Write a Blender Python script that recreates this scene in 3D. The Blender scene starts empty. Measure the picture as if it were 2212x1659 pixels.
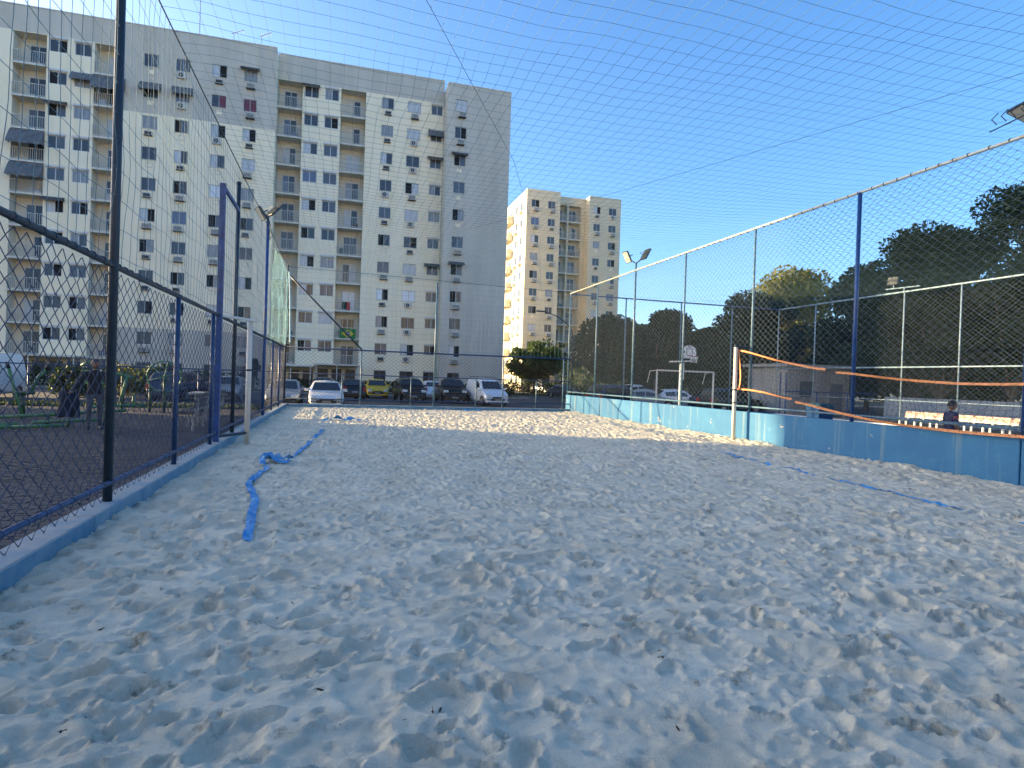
import bpy, bmesh, math, random
import numpy as np
from mathutils import Vector, Matrix

# ------------------------------------------------------------------ camera, world, sun, exposure
scene = bpy.context.scene
COL = scene.collection
EYE = 1.55
cam_data = bpy.data.cameras.new('camera')
cam_data.sensor_fit = 'HORIZONTAL'; cam_data.sensor_width = 36.0
cam_data.lens = 1319.6 / 2212 * 36.0
cam_data.clip_start = 0.05; cam_data.clip_end = 3000
cam = bpy.data.objects.new('camera', cam_data); COL.objects.link(cam)
_yaw, _pit, _rol = 0.27657, -0.008438, 0.033135
_f = Vector((math.sin(_yaw)*math.cos(_pit), math.cos(_yaw)*math.cos(_pit), math.sin(_pit)))
_r0 = Vector((math.cos(_yaw), -math.sin(_yaw), 0)); _u0 = _r0.cross(_f)
_r = _r0*math.cos(_rol) + _u0*math.sin(_rol); _u = -_r0*math.sin(_rol) + _u0*math.cos(_rol)
_m = Matrix((( _r.x, _u.x, -_f.x, 0), (_r.y, _u.y, -_f.y, 0), (_r.z, _u.z, -_f.z, EYE), (0, 0, 0, 1)))
cam.matrix_world = _m
scene.camera = cam

SUN_T, SUN_S = 0.55, 0.215                       # light runs along (1, -T, -S)
sun_az = math.atan2(-1.0, SUN_T)                 # measured from +Y towards +X
sun_el = math.atan(SUN_S / math.hypot(1, SUN_T))
world = bpy.data.worlds.new('World'); scene.world = world; world.use_nodes = True
nt = world.node_tree; nt.nodes.clear()
sky = nt.nodes.new('ShaderNodeTexSky'); sky.sky_type = 'NISHITA'; sky.sun_disc = False
sky.sun_elevation = sun_el; sky.sun_rotation = sun_az
sky.altitude = 0; sky.air_density = 0.6; sky.dust_density = 1.6; sky.ozone_density = 1.5
bg = nt.nodes.new('ShaderNodeBackground'); bg.inputs['Strength'].default_value = 0.15
wo = nt.nodes.new('ShaderNodeOutputWorld')
hs = nt.nodes.new('ShaderNodeHueSaturation'); hs.inputs['Saturation'].default_value = 1.22
nt.links.new(sky.outputs[0], hs.inputs['Color']); nt.links.new(hs.outputs[0], bg.inputs['Color']); nt.links.new(bg.outputs[0], wo.inputs['Surface'])
sun_data = bpy.data.lights.new('sun', 'SUN'); sun_data.energy = 4.3; sun_data.angle = math.radians(0.5)
sun_data.color = (1.0, 0.74, 0.39)
sun = bpy.data.objects.new('sun', sun_data); COL.objects.link(sun)
sun.rotation_mode = 'QUATERNION'
sun.rotation_quaternion = Vector((1, -SUN_T, -SUN_S)).to_track_quat('-Z', 'Y')
vs = scene.view_settings
vs.view_transform = 'Standard'; vs.look = 'None'; vs.gamma = 1.0; vs.use_curve_mapping = False
vs.exposure = 1.95

RNG = np.random.default_rng(7)
random.seed(11)

# ------------------------------------------------------------------ materials
MATS = {}
def mat(name, col, rough=0.7, metal=0.0, var=0.0, scale=6.0, bump=0.0, bscale=40.0, spec=0.5, col2=None, trans=0.0,
        streak=False, detail=6.0, ior=None, lo=0.35, hi=0.65):
    """procedural principled material: two noise-blended tones plus optional bump"""
    if name in MATS: return MATS[name]
    m = bpy.data.materials.new(name); m.use_nodes = True
    t = m.node_tree; b = t.nodes['Principled BSDF']
    b.inputs['Roughness'].default_value = rough; b.inputs['Metallic'].default_value = metal
    b.inputs['Specular IOR Level'].default_value = spec
    if ior: b.inputs['IOR'].default_value = ior
    if trans: b.inputs['Transmission Weight'].default_value = trans
    c = (col[0], col[1], col[2], 1)
    if var > 0 or col2 is not None or bump > 0:
        tc = t.nodes.new('ShaderNodeTexCoord'); mp = t.nodes.new('ShaderNodeMapping')
        t.links.new(tc.outputs['Object'], mp.inputs['Vector'])
        if streak: mp.inputs['Scale'].default_value = (1, 1, 0.12)
    if var > 0 or col2 is not None:
        n = t.nodes.new('ShaderNodeTexNoise'); n.inputs['Scale'].default_value = scale
        n.inputs['Detail'].default_value = detail; n.inputs['Roughness'].default_value = 0.62
        t.links.new(mp.outputs[0], n.inputs['Vector'])
        r = t.nodes.new('ShaderNodeMapRange'); r.inputs['From Min'].default_value = lo; r.inputs['From Max'].default_value = hi
        t.links.new(n.outputs['Fac'], r.inputs['Value'])
        mx = t.nodes.new('ShaderNodeMix'); mx.data_type = 'RGBA'
        if col2 is None: a, d = [v*(1-var) for v in col], [min(1, v*(1+var)) for v in col]
        else: a, d = col, col2
        mx.inputs[6].default_value = (*a, 1); mx.inputs[7].default_value = (*d, 1)
        t.links.new(r.outputs[0], mx.inputs['Factor']); t.links.new(mx.outputs[2], b.inputs['Base Color'])
    else:
        b.inputs['Base Color'].default_value = c
    if bump > 0:
        n2 = t.nodes.new('ShaderNodeTexNoise'); n2.inputs['Scale'].default_value = bscale; n2.inputs['Detail'].default_value = 5
        t.links.new(tc.outputs['Object'], n2.inputs['Vector'])
        bp = t.nodes.new('ShaderNodeBump'); bp.inputs['Strength'].default_value = bump; bp.inputs['Distance'].default_value = 0.02
        t.links.new(n2.outputs['Fac'], bp.inputs['Height']); t.links.new(bp.outputs[0], b.inputs['Normal'])
    MATS[name] = m
    return m

# ------------------------------------------------------------------ mesh helpers
class MB:
    """collects quads / polygons of several simple shapes for one mesh"""
    def __init__(s): s.v = []; s.f = []; s.mi = []; s.n = 0; s.cur = 0
    def add(s, verts, faces, mi=None):
        o = s.n; s.v.extend([tuple(p) for p in verts]); s.n += len(verts)
        for f in faces: s.f.append(tuple(i + o for i in f)); s.mi.append(s.cur if mi is None else mi)
        return s
    def box(s, x0, x1, y0, y1, z0, z1, mi=None):
        v = [(x0,y0,z0),(x1,y0,z0),(x1,y1,z0),(x0,y1,z0),(x0,y0,z1),(x1,y0,z1),(x1,y1,z1),(x0,y1,z1)]
        return s.add(v, [(0,3,2,1),(4,5,6,7),(0,1,5,4),(1,2,6,5),(2,3,7,6),(3,0,4,7)], mi)
    def cbox(s, x0, x1, y0, y1, z0, z1, c=0.01, mi=None):
        """box with chamfered vertical and top edges"""
        c = min(c, (x1-x0)*.45, (y1-y0)*.45, (z1-z0)*.45)
        def ring(k, z): return [(x0+k,y0+k*0+c-k*0 if False else y0+k,z)] 
        def oct8(i, z):
            a, b = x0+i, x1-i; p, q = y0+i, y1-i
            return [(a+c,p,z),(b-c,p,z),(b,p+c,z),(b,q-c,z),(b-c,q,z),(a+c,q,z),(a,q-c,z),(a,p+c,z)]
        v = oct8(0, z0) + oct8(0, z1-c) + oct8(c*0.7, z1)
        f = [tuple(range(7,-1,-1)), tuple(range(16,24))]
        for r in (0, 8):
            for k in range(8): f.append((r+k, r+(k+1)%8, r+8+(k+1)%8, r+8+k))
        return s.add(v, f, mi)
    def quad(s, a, b, c, d, mi=None): return s.add([a,b,c,d], [(0,1,2,3)], mi)
    def tube(s, pts, r, n=8, caps=True, mi=None):
        pts = [Vector(p) for p in pts]; rs = r if isinstance(r, (list, tuple)) else [r]*len(pts)
        v = []; f = []
        t0 = (pts[1]-pts[0]).normalized(); ref = Vector((0,0,1)) if abs(t0.z) < .9 else Vector((1,0,0))
        for i, p in enumerate(pts):
            if i == 0: t = pts[1]-pts[0]
            elif i == len(pts)-1: t = pts[-1]-pts[-2]
            else: t = (pts[i+1]-pts[i]).normalized() + (pts[i]-pts[i-1]).normalized()
            t.normalize(); a = t.cross(ref)
            if a.length < 1e-4: a = t.cross(Vector((0,1,0)))
            a.normalize(); b = t.cross(a)
            for k in range(n):
                w = 2*math.pi*k/n; v.append(p + (a*math.cos(w) + b*math.sin(w))*rs[i])
        for i in range(len(pts)-1):
            for k in range(n): f.append((i*n+k, i*n+(k+1)%n, (i+1)*n+(k+1)%n, (i+1)*n+k))
        if caps: f.append(tuple(range(n-1,-1,-1))); f.append(tuple(range((len(pts)-1)*n, len(pts)*n)))
        return s.add(v, f, mi)
    def lathe(s, prof, c=(0,0,0), n=12, axis='z', mi=None):
        v = []; f = []
        for (r, z) in prof:
            for k in range(n):
                w = 2*math.pi*k/n; a, b = r*math.cos(w), r*math.sin(w)
                v.append({'z':(c[0]+a,c[1]+b,c[2]+z),'x':(c[0]+z,c[1]+a,c[2]+b),'y':(c[0]+a,c[1]+z,c[2]+b)}[axis])
        m = len(prof)
        for i in range(m-1):
            for k in range(n): f.append((i*n+k, i*n+(k+1)%n, (i+1)*n+(k+1)%n, (i+1)*n+k))
        f.append(tuple(range(n-1,-1,-1))); f.append(tuple(range((m-1)*n, m*n)))
        return s.add(v, f, mi)
    def grid(s, P, mi=None, closed=False):
        """P[i][j] of points"""
        n, m = len(P), len(P[0]); v = [p for row in P for p in row]; f = []
        for i in range(n-1):
            for j in range(m - (0 if closed else 1)):
                f.append((i*m+j, i*m+(j+1)%m, (i+1)*m+(j+1)%m, (i+1)*m+j))
        return s.add(v, f, mi)
    def mesh(s, name, mats, smooth=False, off=None):
        me = bpy.data.meshes.new(name)
        v = s.v if off is None else [(p[0]-off[0], p[1]-off[1], p[2]-off[2]) for p in s.v]
        me.from_pydata(v, [], s.f)
        for m in mats: me.materials.append(m)
        if len(mats) > 1: me.polygons.foreach_set('material_index', np.array(s.mi, dtype=np.int32))
        if smooth: me.polygons.foreach_set('use_smooth', np.ones(len(me.polygons), dtype=bool))
        me.update()
        return me

def fast_mesh(name, V, Q, mats, smooth=False, mi=None):
    """V (n,3) float array, Q (m,4) or (m,3) index array"""
    me = bpy.data.meshes.new(name); k = Q.shape[1]
    me.vertices.add(len(V)); me.vertices.foreach_set('co', np.ascontiguousarray(V, dtype=np.float32).ravel())
    me.loops.add(Q.size); me.loops.foreach_set('vertex_index', np.ascontiguousarray(Q, dtype=np.int32).ravel())
    me.polygons.add(len(Q)); me.polygons.foreach_set('loop_start', np.arange(0, Q.size, k, dtype=np.int32))
    for m in mats: me.materials.append(m)
    if mi is not None: me.polygons.foreach_set('material_index', np.ascontiguousarray(mi, dtype=np.int32))
    if smooth: me.polygons.foreach_set('use_smooth', np.ones(len(Q), dtype=bool))
    me.update(calc_edges=True); me.validate()
    return me

def tubes_np(P, r, n=4):
    """P (w,k,3): w polylines of k points -> (V, Q) of n-sided tubes"""
    w, k, _ = P.shape
    T = np.gradient(P, axis=1); T /= np.linalg.norm(T, axis=2, keepdims=True) + 1e-9
    ref = np.where(np.abs(T[..., 2:3]) < 0.9, np.array([0, 0, 1.0]), np.array([1.0, 0, 0]))
    A = np.cross(T, ref); A /= np.linalg.norm(A, axis=2, keepdims=True) + 1e-9
    B = np.cross(T, A)
    ang = np.arange(n)*2*np.pi/n + np.pi/n
    V = P[:, :, None, :] + r*(A[:, :, None, :]*np.cos(ang)[None, None, :, None] + B[:, :, None, :]*np.sin(ang)[None, None, :, None])
    base = (np.arange(w)[:, None, None]*k + np.arange(k-1)[None, :, None])*n
    j = np.arange(n)[None, None, :]; j2 = (j+1) % n
    Q = np.stack([base+j, base+j2, base+n+j2, base+n+j], axis=-1).reshape(-1, 4)
    return V.reshape(-1, 3), Q

def link(name, me, parent=None, kind=None, label=None):
    o = bpy.data.objects.new(name, me); COL.objects.link(o)
    if parent is not None: o.parent = parent
    if kind: o['kind'] = kind
    if label: o['label'] = label
    return o
def thing(name, label, cat, loc=(0,0,0), rz=0.0, group=None):
    o = bpy.data.objects.new(name, None); COL.objects.link(o)
    o.empty_display_size = 0.1
    o.location = loc; o.rotation_euler = (0, 0, rz); o['label'] = label; o['category'] = cat
    if group: o['group'] = group
    return o
def org(o):
    while o.parent is not None: o = o.parent
    return o.location
def part(name, mb, m, parent, world=True, smooth=False, kind=None, label=None):
    """mesh child; world=True: coordinates were given in world space (root unrotated)"""
    ms = m if isinstance(m, (list, tuple)) else [m]
    return link(name, mb.mesh(name, ms, smooth, org(parent) if world else None), parent, kind, label)
def solo(name, mb, m, label, cat, loc=(0,0,0), group=None, smooth=False):
    ms = m if isinstance(m, (list, tuple)) else [m]
    o = link(name, mb.mesh(name, ms, smooth, loc)); o.location = loc
    o['label'] = label; o['category'] = cat
    if group: o['group'] = group
    return o
def struct(name, mb, m, smooth=False):
    ms = m if isinstance(m, (list, tuple)) else [m]
    return link(name, mb.mesh(name, ms, smooth), None, 'structure')
def copy_tree(o, parent=None, label=None):
    c = o.copy(); COL.objects.link(c); c.parent = parent
    if label: c['label'] = label
    for ch in list(o.children): copy_tree(ch, c)
    return c
def smoothstep(a, b, x):
    t = np.clip((x-a)/(b-a), 0, 1); return t*t*(3-2*t)
def vnoise(x, y, s, seed):
    """value noise on a lattice of cell size s"""
    g = np.random.default_rng(seed).random((257, 257))*2-1
    u = x/s + 1000; v = y/s + 1000
    i = np.floor(u).astype(int); j = np.floor(v).astype(int); a = u-i; b = v-j
    a = a*a*a*(a*(a*6-15)+10); b = b*b*b*(b*(b*6-15)+10)
    i0, i1, j0, j1 = i % 257, (i+1) % 257, j % 257, (j+1) % 257
    return (g[i0,j0]*(1-a)+g[i1,j0]*a)*(1-b) + (g[i0,j1]*(1-a)+g[i1,j1]*a)*b

# ------------------------------------------------------------------ palette
M_galv   = mat('worn_galvanised_pipe', (.42,.46,.44), .5, .35, col2=(.40,.27,.18), scale=9, lo=.5, hi=.72)
M_navy   = mat('navy_paint_pipe', (.012,.042,.12), .42, 0, var=.35, scale=14, bump=.15, bscale=60)
M_blue   = mat('blue_paint_pipe', (.014,.06,.20), .4, 0, var=.3, scale=10, bump=.1, bscale=50)
M_ltblue = mat('pale_blue_paint_pipe', (.055,.14,.21), .45, 0, col2=(.20,.26,.28), scale=11, lo=.45, hi=.75)
M_dkpipe = mat('dark_weathered_pipe', (.010,.026,.048), .5, .1, col2=(.022,.036,.05), scale=12)
M_wire   = mat('blue_coated_wire', (.013,.042,.11), .45, 0, var=.25, scale=4)
M_wired  = mat('dark_coated_wire', (.008,.014,.028), .5)
M_wire2  = mat('grey_blue_coated_wire', (.042,.082,.12), .45, 0, var=.25, scale=4)
M_net    = mat('teal_net_string', (.07,.17,.22), .7, 0, var=.25, scale=3)
M_net2   = mat('dark_teal_net_string', (.035,.085,.10), .7, 0, var=.25, scale=3)
M_cyan   = mat('cyan_mesh_string', (.16,.42,.48), .7)
M_rope   = mat('dark_net_rope', (.03,.05,.07), .8)
M_black  = mat('black_plastic', (.012,.012,.014), .5)
M_white  = mat('white_paint', (.72,.72,.70), .45, var=.06, scale=8)
M_postw  = mat('weathered_white_post', (.60,.57,.50), .55, col2=(.33,.29,.23), scale=7, lo=.55, hi=.8, streak=True)
M_glass  = mat('dark_glass', (.012,.016,.022), .06, 0, spec=.9)
M_rubber = mat('tyre_rubber', (.018,.018,.018), .85)
M_rim    = mat('alloy_rim', (.45,.46,.48), .3, .8)
M_chrome = mat('lamp_lens', (.62,.65,.68), .12, .3)
# ------------------------------------------------------------------ ground, road, paving
XL, XR, YF = -2.29, 11.2, 28.8
GZ = -0.30                                        # street level beyond the courts
M_asphalt = mat('asphalt', (.052,.054,.058), .9, var=.3, scale=1.2, bump=.4, bscale=90)
M_ground  = mat('dry_ground', (.10,.095,.075), .95, col2=(.06,.075,.035), scale=.35, bump=.4, bscale=30)
M_pave    = mat('paver_concrete', (.046,.046,.054), .9, var=.3, scale=1.4, bump=.35, bscale=70)
M_conc    = mat('grey_concrete', (.30,.30,.29), .85, var=.2, scale=2.0, bump=.25, bscale=50)
M_court2  = mat('painted_court_floor', (.12,.17,.20), .7, var=.2, scale=.8)
M_grass   = mat('grass_blades', (.055,.085,.02), .7, var=.45, scale=2.5)
mb = MB()
mb.quad((-900,-400,GZ-.02),(900,-400,GZ-.02),(900,1500,GZ-.02),(-900,1500,GZ-.02))
struct('ground', mb, M_ground)
mb = MB(); mb.quad((-120,30.2,GZ),(70,30.2,GZ),(70,55.0,GZ),(-120,55.0,GZ))
mb.quad((17.5,55.0,GZ),(26,55.0,GZ),(26,140,GZ),(17.5,140,GZ))
struct('road', mb, M_asphalt)
mb = MB()
mb.box(-40,17.4,55.0,55.15,GZ-.05,GZ+.13); mb.box(26.0,60,55.0,55.15,GZ-.05,GZ+.13); mb.box(-40,60,29.9,30.2,GZ-.1,GZ+.16)
struct('road_kerb', mb, M_conc)
mb = MB(); mb.box(XR+.2,24.3,-2,29.6,-.3,-.04)
struct('sports_floor', mb, M_court2)
mb = MB(); mb.box(-40,XL-.14,-8,28.6,-.32,-.066)
pav = struct('paving', mb, M_conc)
# concrete pavers of the playground: 300 nearest the fence one by one, the rest as one part
pl, pw = .22, .11
spots = []
for j in range(int(24.6/pw)):
    y = 3.0 + j*pw
    for i in range(52):
        x = XL-.30-pl*.5 - i*pl - (pl*.5 if j % 2 else 0)
        if x < XL-.9-(y*0.42+1.0): break
        spots.append((x, y))
spots.sort(key=lambda p: math.hypot(p[0]+3.2, p[1]-8.0))
mb = MB(); mb.cbox(-pl/2+.004, pl/2-.004, -pw/2+.004, pw/2-.004, -.07, -.035, .008)
pme = mb.mesh('paver', [M_pave])
for (x, y) in spots[:300]:
    o = link('paver', pme, pav); o.location = (x, y, random.uniform(-.004, .003)); o.rotation_euler = (random.uniform(-.02,.02), random.uniform(-.02,.02), 0)
rest = np.array(spots[300:])
bv = np.array([(-1,-1,0),(1,-1,0),(1,1,0),(-1,1,0),(-1,-1,1),(1,-1,1),(1,1,1),(-1,1,1)], float)
bq = np.array([(4,5,6,7),(0,1,5,4),(1,2,6,5),(2,3,7,6),(3,0,4,7)])
bvv = bv*np.array([pl/2-.006, pw/2-.006, .030]) + np.array([0,0,-.066])
V = bvv[None] + np.concatenate([rest, RNG.uniform(-.004,.003,(len(rest),1))], 1)[:, None, :]
Q = bq[None] + (np.arange(len(rest))*8)[:, None, None]
link('paver_field', fast_mesh('paver_field', V.reshape(-1,3), Q.reshape(-1,4), [M_pave]), pav, 'stuff')

# ------------------------------------------------------------------ sand of the court
def make_sand():
    xs = np.arange(XL+.10, XR+.03, .021)
    ys = [-3.0]
    while ys[-1] < .9: ys.append(ys[-1]+.10)
    while ys[-1] < YF+.02: ys.append(ys[-1] + max(.014, .0046*ys[-1]))
    ys = np.array(ys); X, Y = np.meshgrid(xs, ys)
    H = .020*vnoise(X,Y,1.7,1) + .014*vnoise(X,Y,.7,2)
    def wx(sd, s=.5, a=.05): return a*vnoise(X, Y, s, sd)
    rng = np.random.default_rng(5)
    def prints(H, n, amin, amax, asp, dmin, dmax, rim, keep, smin=2.0, smax=5.0):
        px = rng.uniform(XL-.1, XR+.2, n); py = rng.uniform(-1, YF+.2, n)
        A = rng.uniform(amin, amax, n); B = A*rng.uniform(asp[0], asp[1], n); D = rng.uniform(dmin, dmax, n); SP = rng.uniform(smin, smax, n)
        # players walk mostly across the view: prints lean to the sideways direction
        th = rng.normal(0.35, .75, n); tl = rng.uniform(-.7,.7,n); ph = rng.uniform(0,6.28,n)
        for k in range(n):
            R = A[k]*1.75
            i0, i1 = np.searchsorted(ys, [py[k]-R, py[k]+R]); j0, j1 = np.searchsorted(xs, [px[k]-R, px[k]+R])
            if i1-i0 < 2 or j1-j0 < 2: continue
            x = X[i0:i1, j0:j1]-px[k]; y = Y[i0:i1, j0:j1]-py[k]
            c, s = math.cos(th[k]), math.sin(th[k])
            u = (x*c+y*s)/A[k]; v = (-x*s+y*c)/B[k]; ang = np.arctan2(v, u)
            d = np.sqrt(u*u+v*v)*(1+.14*np.sin(2*ang+ph[k])+.10*np.sin(3*ang+2*ph[k])+.05*np.sin(7*ang+3*ph[k]))
            bowl = np.clip(1-d**SP[k], 0, 1)
            rimm = np.clip(1-np.abs(d-1.08)/np.where(d < 1.08, .14, .42), 0, 1)**1.3*rim*(.55+.45*np.sin(ang-ph[k]))
            w = np.clip((1.12-d)*5, 0, 1)*keep
            h = H[i0:i1, j0:j1]
            H[i0:i1, j0:j1] = h*(1-w) + D[k]*(-bowl*(1+tl[k]*u) + rimm)
        return H
    area = 13.6*30
    H = prints(H, int(area*16), .03, .075, (.5,.95), .008, .022, .60, .25)
    H = prints(H, int(area*6), .12, .24, (.45,.8), .012, .032, .50, .80, 2.0, 4.0)
    H = prints(H, int(area*22), .045, .125, (.40,.75), .014, .045, .65, .75, 1.8, 5.0)
    H = prints(H, int(area*26), .018, .05, (.5,.95), .006, .017, .65, .35)
    # crumbled sand thrown up at the pit edges, in patches
    patch = smoothstep(.05, .55, vnoise(X,Y,1.1,9)+.5*vnoise(X,Y,.4,10))
    H += patch*(.010*(1-2*np.abs(vnoise(X+wx(20),Y+wx(21),.11,11))) + .006*vnoise(X,Y,.05,12))
    H += .006*vnoise(X+wx(22,.3,.03),Y,.085,13) + .0035*vnoise(X,Y,.045,14)
    # trampled drift lines
    rid = 1-np.abs(vnoise(X*.8+Y*.35+wx(23,.6,.16), Y*1.25-X*.30, .26, 15)); H += .014*np.clip(rid-.72,0,1)/.28*(.4+.6*smoothstep(-.2,.6,vnoise(X,Y,.9,16)))
    # sand heaps up against the right wall and dips along the kerbs
    H += .05*np.exp(-((XR-X)/.5)**2)*(1+.7*vnoise(X,Y,1.1,17)) - .012
    H += .045*np.exp(-((X-XL)/.35)**2)*vnoise(X,Y,.8,18)
    H *= 1.0
    n, m = X.shape
    V = np.stack([X, Y, H], -1).reshape(-1, 3)
    idx = np.arange(n*m).reshape(n, m)
    Q = np.stack([idx[:-1,:-1], idx[:-1,1:], idx[1:,1:], idx[1:,:-1]], -1).reshape(-1, 4)
    return xs, ys, H, V, Q
SX, SY, SH, SV, SQ = make_sand()
def sand_z(x, y):
    i = min(max(int(np.searchsorted(SY, y)), 0), len(SY)-1); j = min(max(int(np.searchsorted(SX, x)), 0), len(SX)-1)
    return float(SH[i, j])
m = bpy.data.materials.new('beach_sand'); m.use_nodes = True; t = m.node_tree; b = t.nodes['Principled BSDF']
b.inputs['Roughness'].default_value = .95; b.inputs['Specular IOR Level'].default_value = .15
tc = t.nodes.new('ShaderNodeTexCoord')
def nz(scale, det=4, rough=.6):
    n = t.nodes.new('ShaderNodeTexNoise'); n.inputs['Scale'].default_value = scale; n.inputs['Detail'].default_value = det
    n.inputs['Roughness'].default_value = rough; t.links.new(tc.outputs['Object'], n.inputs['Vector']); return n
def mixc(fac, a, c, lo, hi):
    r = t.nodes.new('ShaderNodeMapRange'); r.inputs['From Min'].default_value = lo; r.inputs['From Max'].default_value = hi
    t.links.new(fac.outputs['Fac'], r.inputs['Value'])
    x = t.nodes.new('ShaderNodeMix'); x.data_type = 'RGBA'
    for sock, val in ((6, a), (7, c)):
        if isinstance(val, tuple): x.inputs[sock].default_value = (*val, 1)
        else: t.links.new(val.outputs[2], x.inputs[sock])
    t.links.new(r.outputs[0], x.inputs['Factor']); return x
c1 = mixc(nz(1.6, 5), (.54,.49,.37), (.68,.625,.485), .36, .64)
c2 = mixc(nz(5.5, 5, .7), c1, (.42,.385,.29), .56, .74)
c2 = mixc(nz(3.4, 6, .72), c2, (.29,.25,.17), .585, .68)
c3 = mixc(nz(420, 2), c2, (.83,.77,.66), .58, .70)
c4 = mixc(nz(170, 3), c3, (.24,.20,.15), .62, .74)
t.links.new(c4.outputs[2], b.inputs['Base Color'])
n1 = nz(38, 8, .75); n2 = nz(300, 2)
bp = t.nodes.new('ShaderNodeBump'); bp.inputs['Strength'].default_value = .8; bp.inputs['Distance'].default_value = .014
t.links.new(n1.outputs['Fac'], bp.inputs['Height'])
bp2 = t.nodes.new('ShaderNodeBump'); bp2.inputs['Strength'].default_value = .35; bp2.inputs['Distance'].default_value = .003
t.links.new(n2.outputs['Fac'], bp2.inputs['Height']); t.links.new(bp.outputs[0], bp2.inputs['Normal']); t.links.new(bp2.outputs[0], b.inputs['Normal'])
M_sand = m
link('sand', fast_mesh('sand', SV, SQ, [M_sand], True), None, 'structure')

# ------------------------------------------------------------------ kerbs and wall of the court
M_kerb = mat('worn_blue_kerb_paint', (.075,.20,.30), .75, col2=(.20,.30,.36), scale=3.2, bump=.35, bscale=45, lo=.38, hi=.7)
M_kerbtop = mat('sandy_kerb_top', (.36,.36,.34), .9, col2=(.20,.29,.35), scale=4.0, bump=.4, bscale=60)
def kerb(name, label, x0, x1, y0, y1, z1, loc):
    t = thing(name, label, 'kerb', loc)
    along_y = (y1-y0) > (x1-x0)
    a, bb = (y0, y1) if along_y else (x0, x1); n = max(1, int((bb-a)/3.0)); st = (bb-a)/n
    for k in range(n):
        p, q = a+k*st+.004, a+(k+1)*st-.004; dz = random.uniform(-.008,.008)
        mb = MB()
        if along_y: mb.cbox(x0,x1,p,q,-.3,z1+dz,.014)
        else: mb.cbox(p,q,y0,y1,-.3,z1+dz,.014)
        for i in range(len(mb.f)):
            zs = [mb.v[v][2] for v in mb.f[i]]
            mb.mi[i] = 1 if min(zs) > z1+dz-.02 else 0
        part('kerb_stone', mb, [M_kerb, M_kerbtop], t)
    return t
kerb('court_kerb', 'low worn blue kerb under the near left chain-link fence beside the sand', XL-.14, XL+.12, -3, 28.94, .135, (XL,8,0))
kerb('court_kerb', 'low blue kerb across the far end of the sand court', XL+.125, XR-.01, YF-.09, YF+.13, .125, (4,YF,0))
# right hand wall: deep blue near the camera, more and more faded towards the far end
def wall_paint(name, A1, A2, A3):
    global t, tc
    m = bpy.data.materials.new(name); m.use_nodes = True; t = m.node_tree; b = t.nodes['Principled BSDF']; b.inputs['Roughness'].default_value = .7
    tc = t.nodes.new('ShaderNodeTexCoord')
    c1 = mixc(nz(.9, 5), A1, A2, .35, .65)
    c2 = mixc(nz(3.2, 7, .7), c1, A3, .56, .78)
    mp = t.nodes.new('ShaderNodeMapping'); mp.inputs['Scale'].default_value = (1, 1.6, .10); t.links.new(tc.outputs['Object'], mp.inputs['Vector'])
    ns = nz(2.2, 4); t.links.new(mp.outputs[0], ns.inputs['Vector'])
    c3 = mixc(ns, c2, tuple(.55*v+.45*w for v, w in zip(A3, (.30,.32,.24))), .55, .76)
    c4 = mixc(nz(2.6, 5, .65), c3, (.36,.33,.27), .675, .70)
    t.links.new(c4.outputs[2], b.inputs['Base Color'])
    bp = t.nodes.new('ShaderNodeBump'); bp.inputs['Strength'].default_value = .3; bp.inputs['Distance'].default_value = .01
    n1 = nz(28, 6); t.links.new(n1.outputs['Fac'], bp.inputs['Height']); t.links.new(bp.outputs[0], b.inputs['Normal'])
    return m
WP = [wall_paint('deep_blue_wall_paint', (.012,.118,.262), (.02,.145,.30), (.06,.195,.305)),
      wall_paint('blue_wall_paint', (.025,.135,.26), (.04,.165,.29), (.08,.21,.30)),
      wall_paint('faded_blue_wall_paint', (.055,.19,.28), (.08,.23,.31), (.17,.28,.31))]
wl = thing('court_wall', 'long waist-high blue painted concrete wall along the right side of the sand court', 'wall', (XR+.1, 16, 0))
for (a, c, k) in ((-2, 7.62, 0), (7.64, 29.3, 0)):
    mb = MB(); mb.cbox(XR, XR+.19, a, c, -.3, .83, .012); part('wall_panel', mb, WP[k], wl)

# ------------------------------------------------------------------ chain-link fences
def chain(org_pt, dirv, length, z0, z1, W=.21, Hh=.16, r=.0027, seed=0, n=4):
    """woven diamond mesh in a vertical plane; returns V, Q in world space"""
    a = W/2; nw = int(length/a); ns = int((z1-z0)/(Hh/2))
    d = np.array([dirv[0], dirv[1], 0.0]); nrm = np.array([-d[1], d[0], 0.0])
    i = np.arange(nw)[:, None]; k = np.arange(ns+1)[None, :]
    s = i*a + ((k+i) % 2)*a*1.0 + np.where((k+i) % 2 == 1, .004, -.004)
    off = np.where((k+i) % 2 == 1, .0035, -.0035)
    z = z0 + k*Hh/2 + 0*i
    rs = np.random.default_rng(seed)
    bow = .012*np.sin(s*1.7+seed)*np.sin(z*1.1) + rs.normal(0, .0015, s.shape)
    sj = s + rs.normal(0, .004, s.shape); zj = z + rs.normal(0, .004, s.shape)
    P = np.array(org_pt)[None, None, :] + d*sj[..., None] + nrm*(off+bow)[..., None] + np.array([0, 0, 1.0])*(zj-0)[..., None]
    P[..., 2] = zj
    return tubes_np(P, r, n)
def fast_part(name, VQ, m, parent, kind='stuff'):
    V, Q = VQ; o = org(parent)
    return link(name, fast_mesh(name, V-np.array([o[0], o[1], o[2]]), Q, [m]), parent, kind)
def vpost(x, y, z0, z1, r, n=10):
    mb = MB(); mb.tube([(x,y,z0),(x,y,z1)], r, n); mb.lathe([(r*1.12,-.015),(r*1.12,.01),(r*.6,.03)], (x,y,z1), n); return mb
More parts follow.
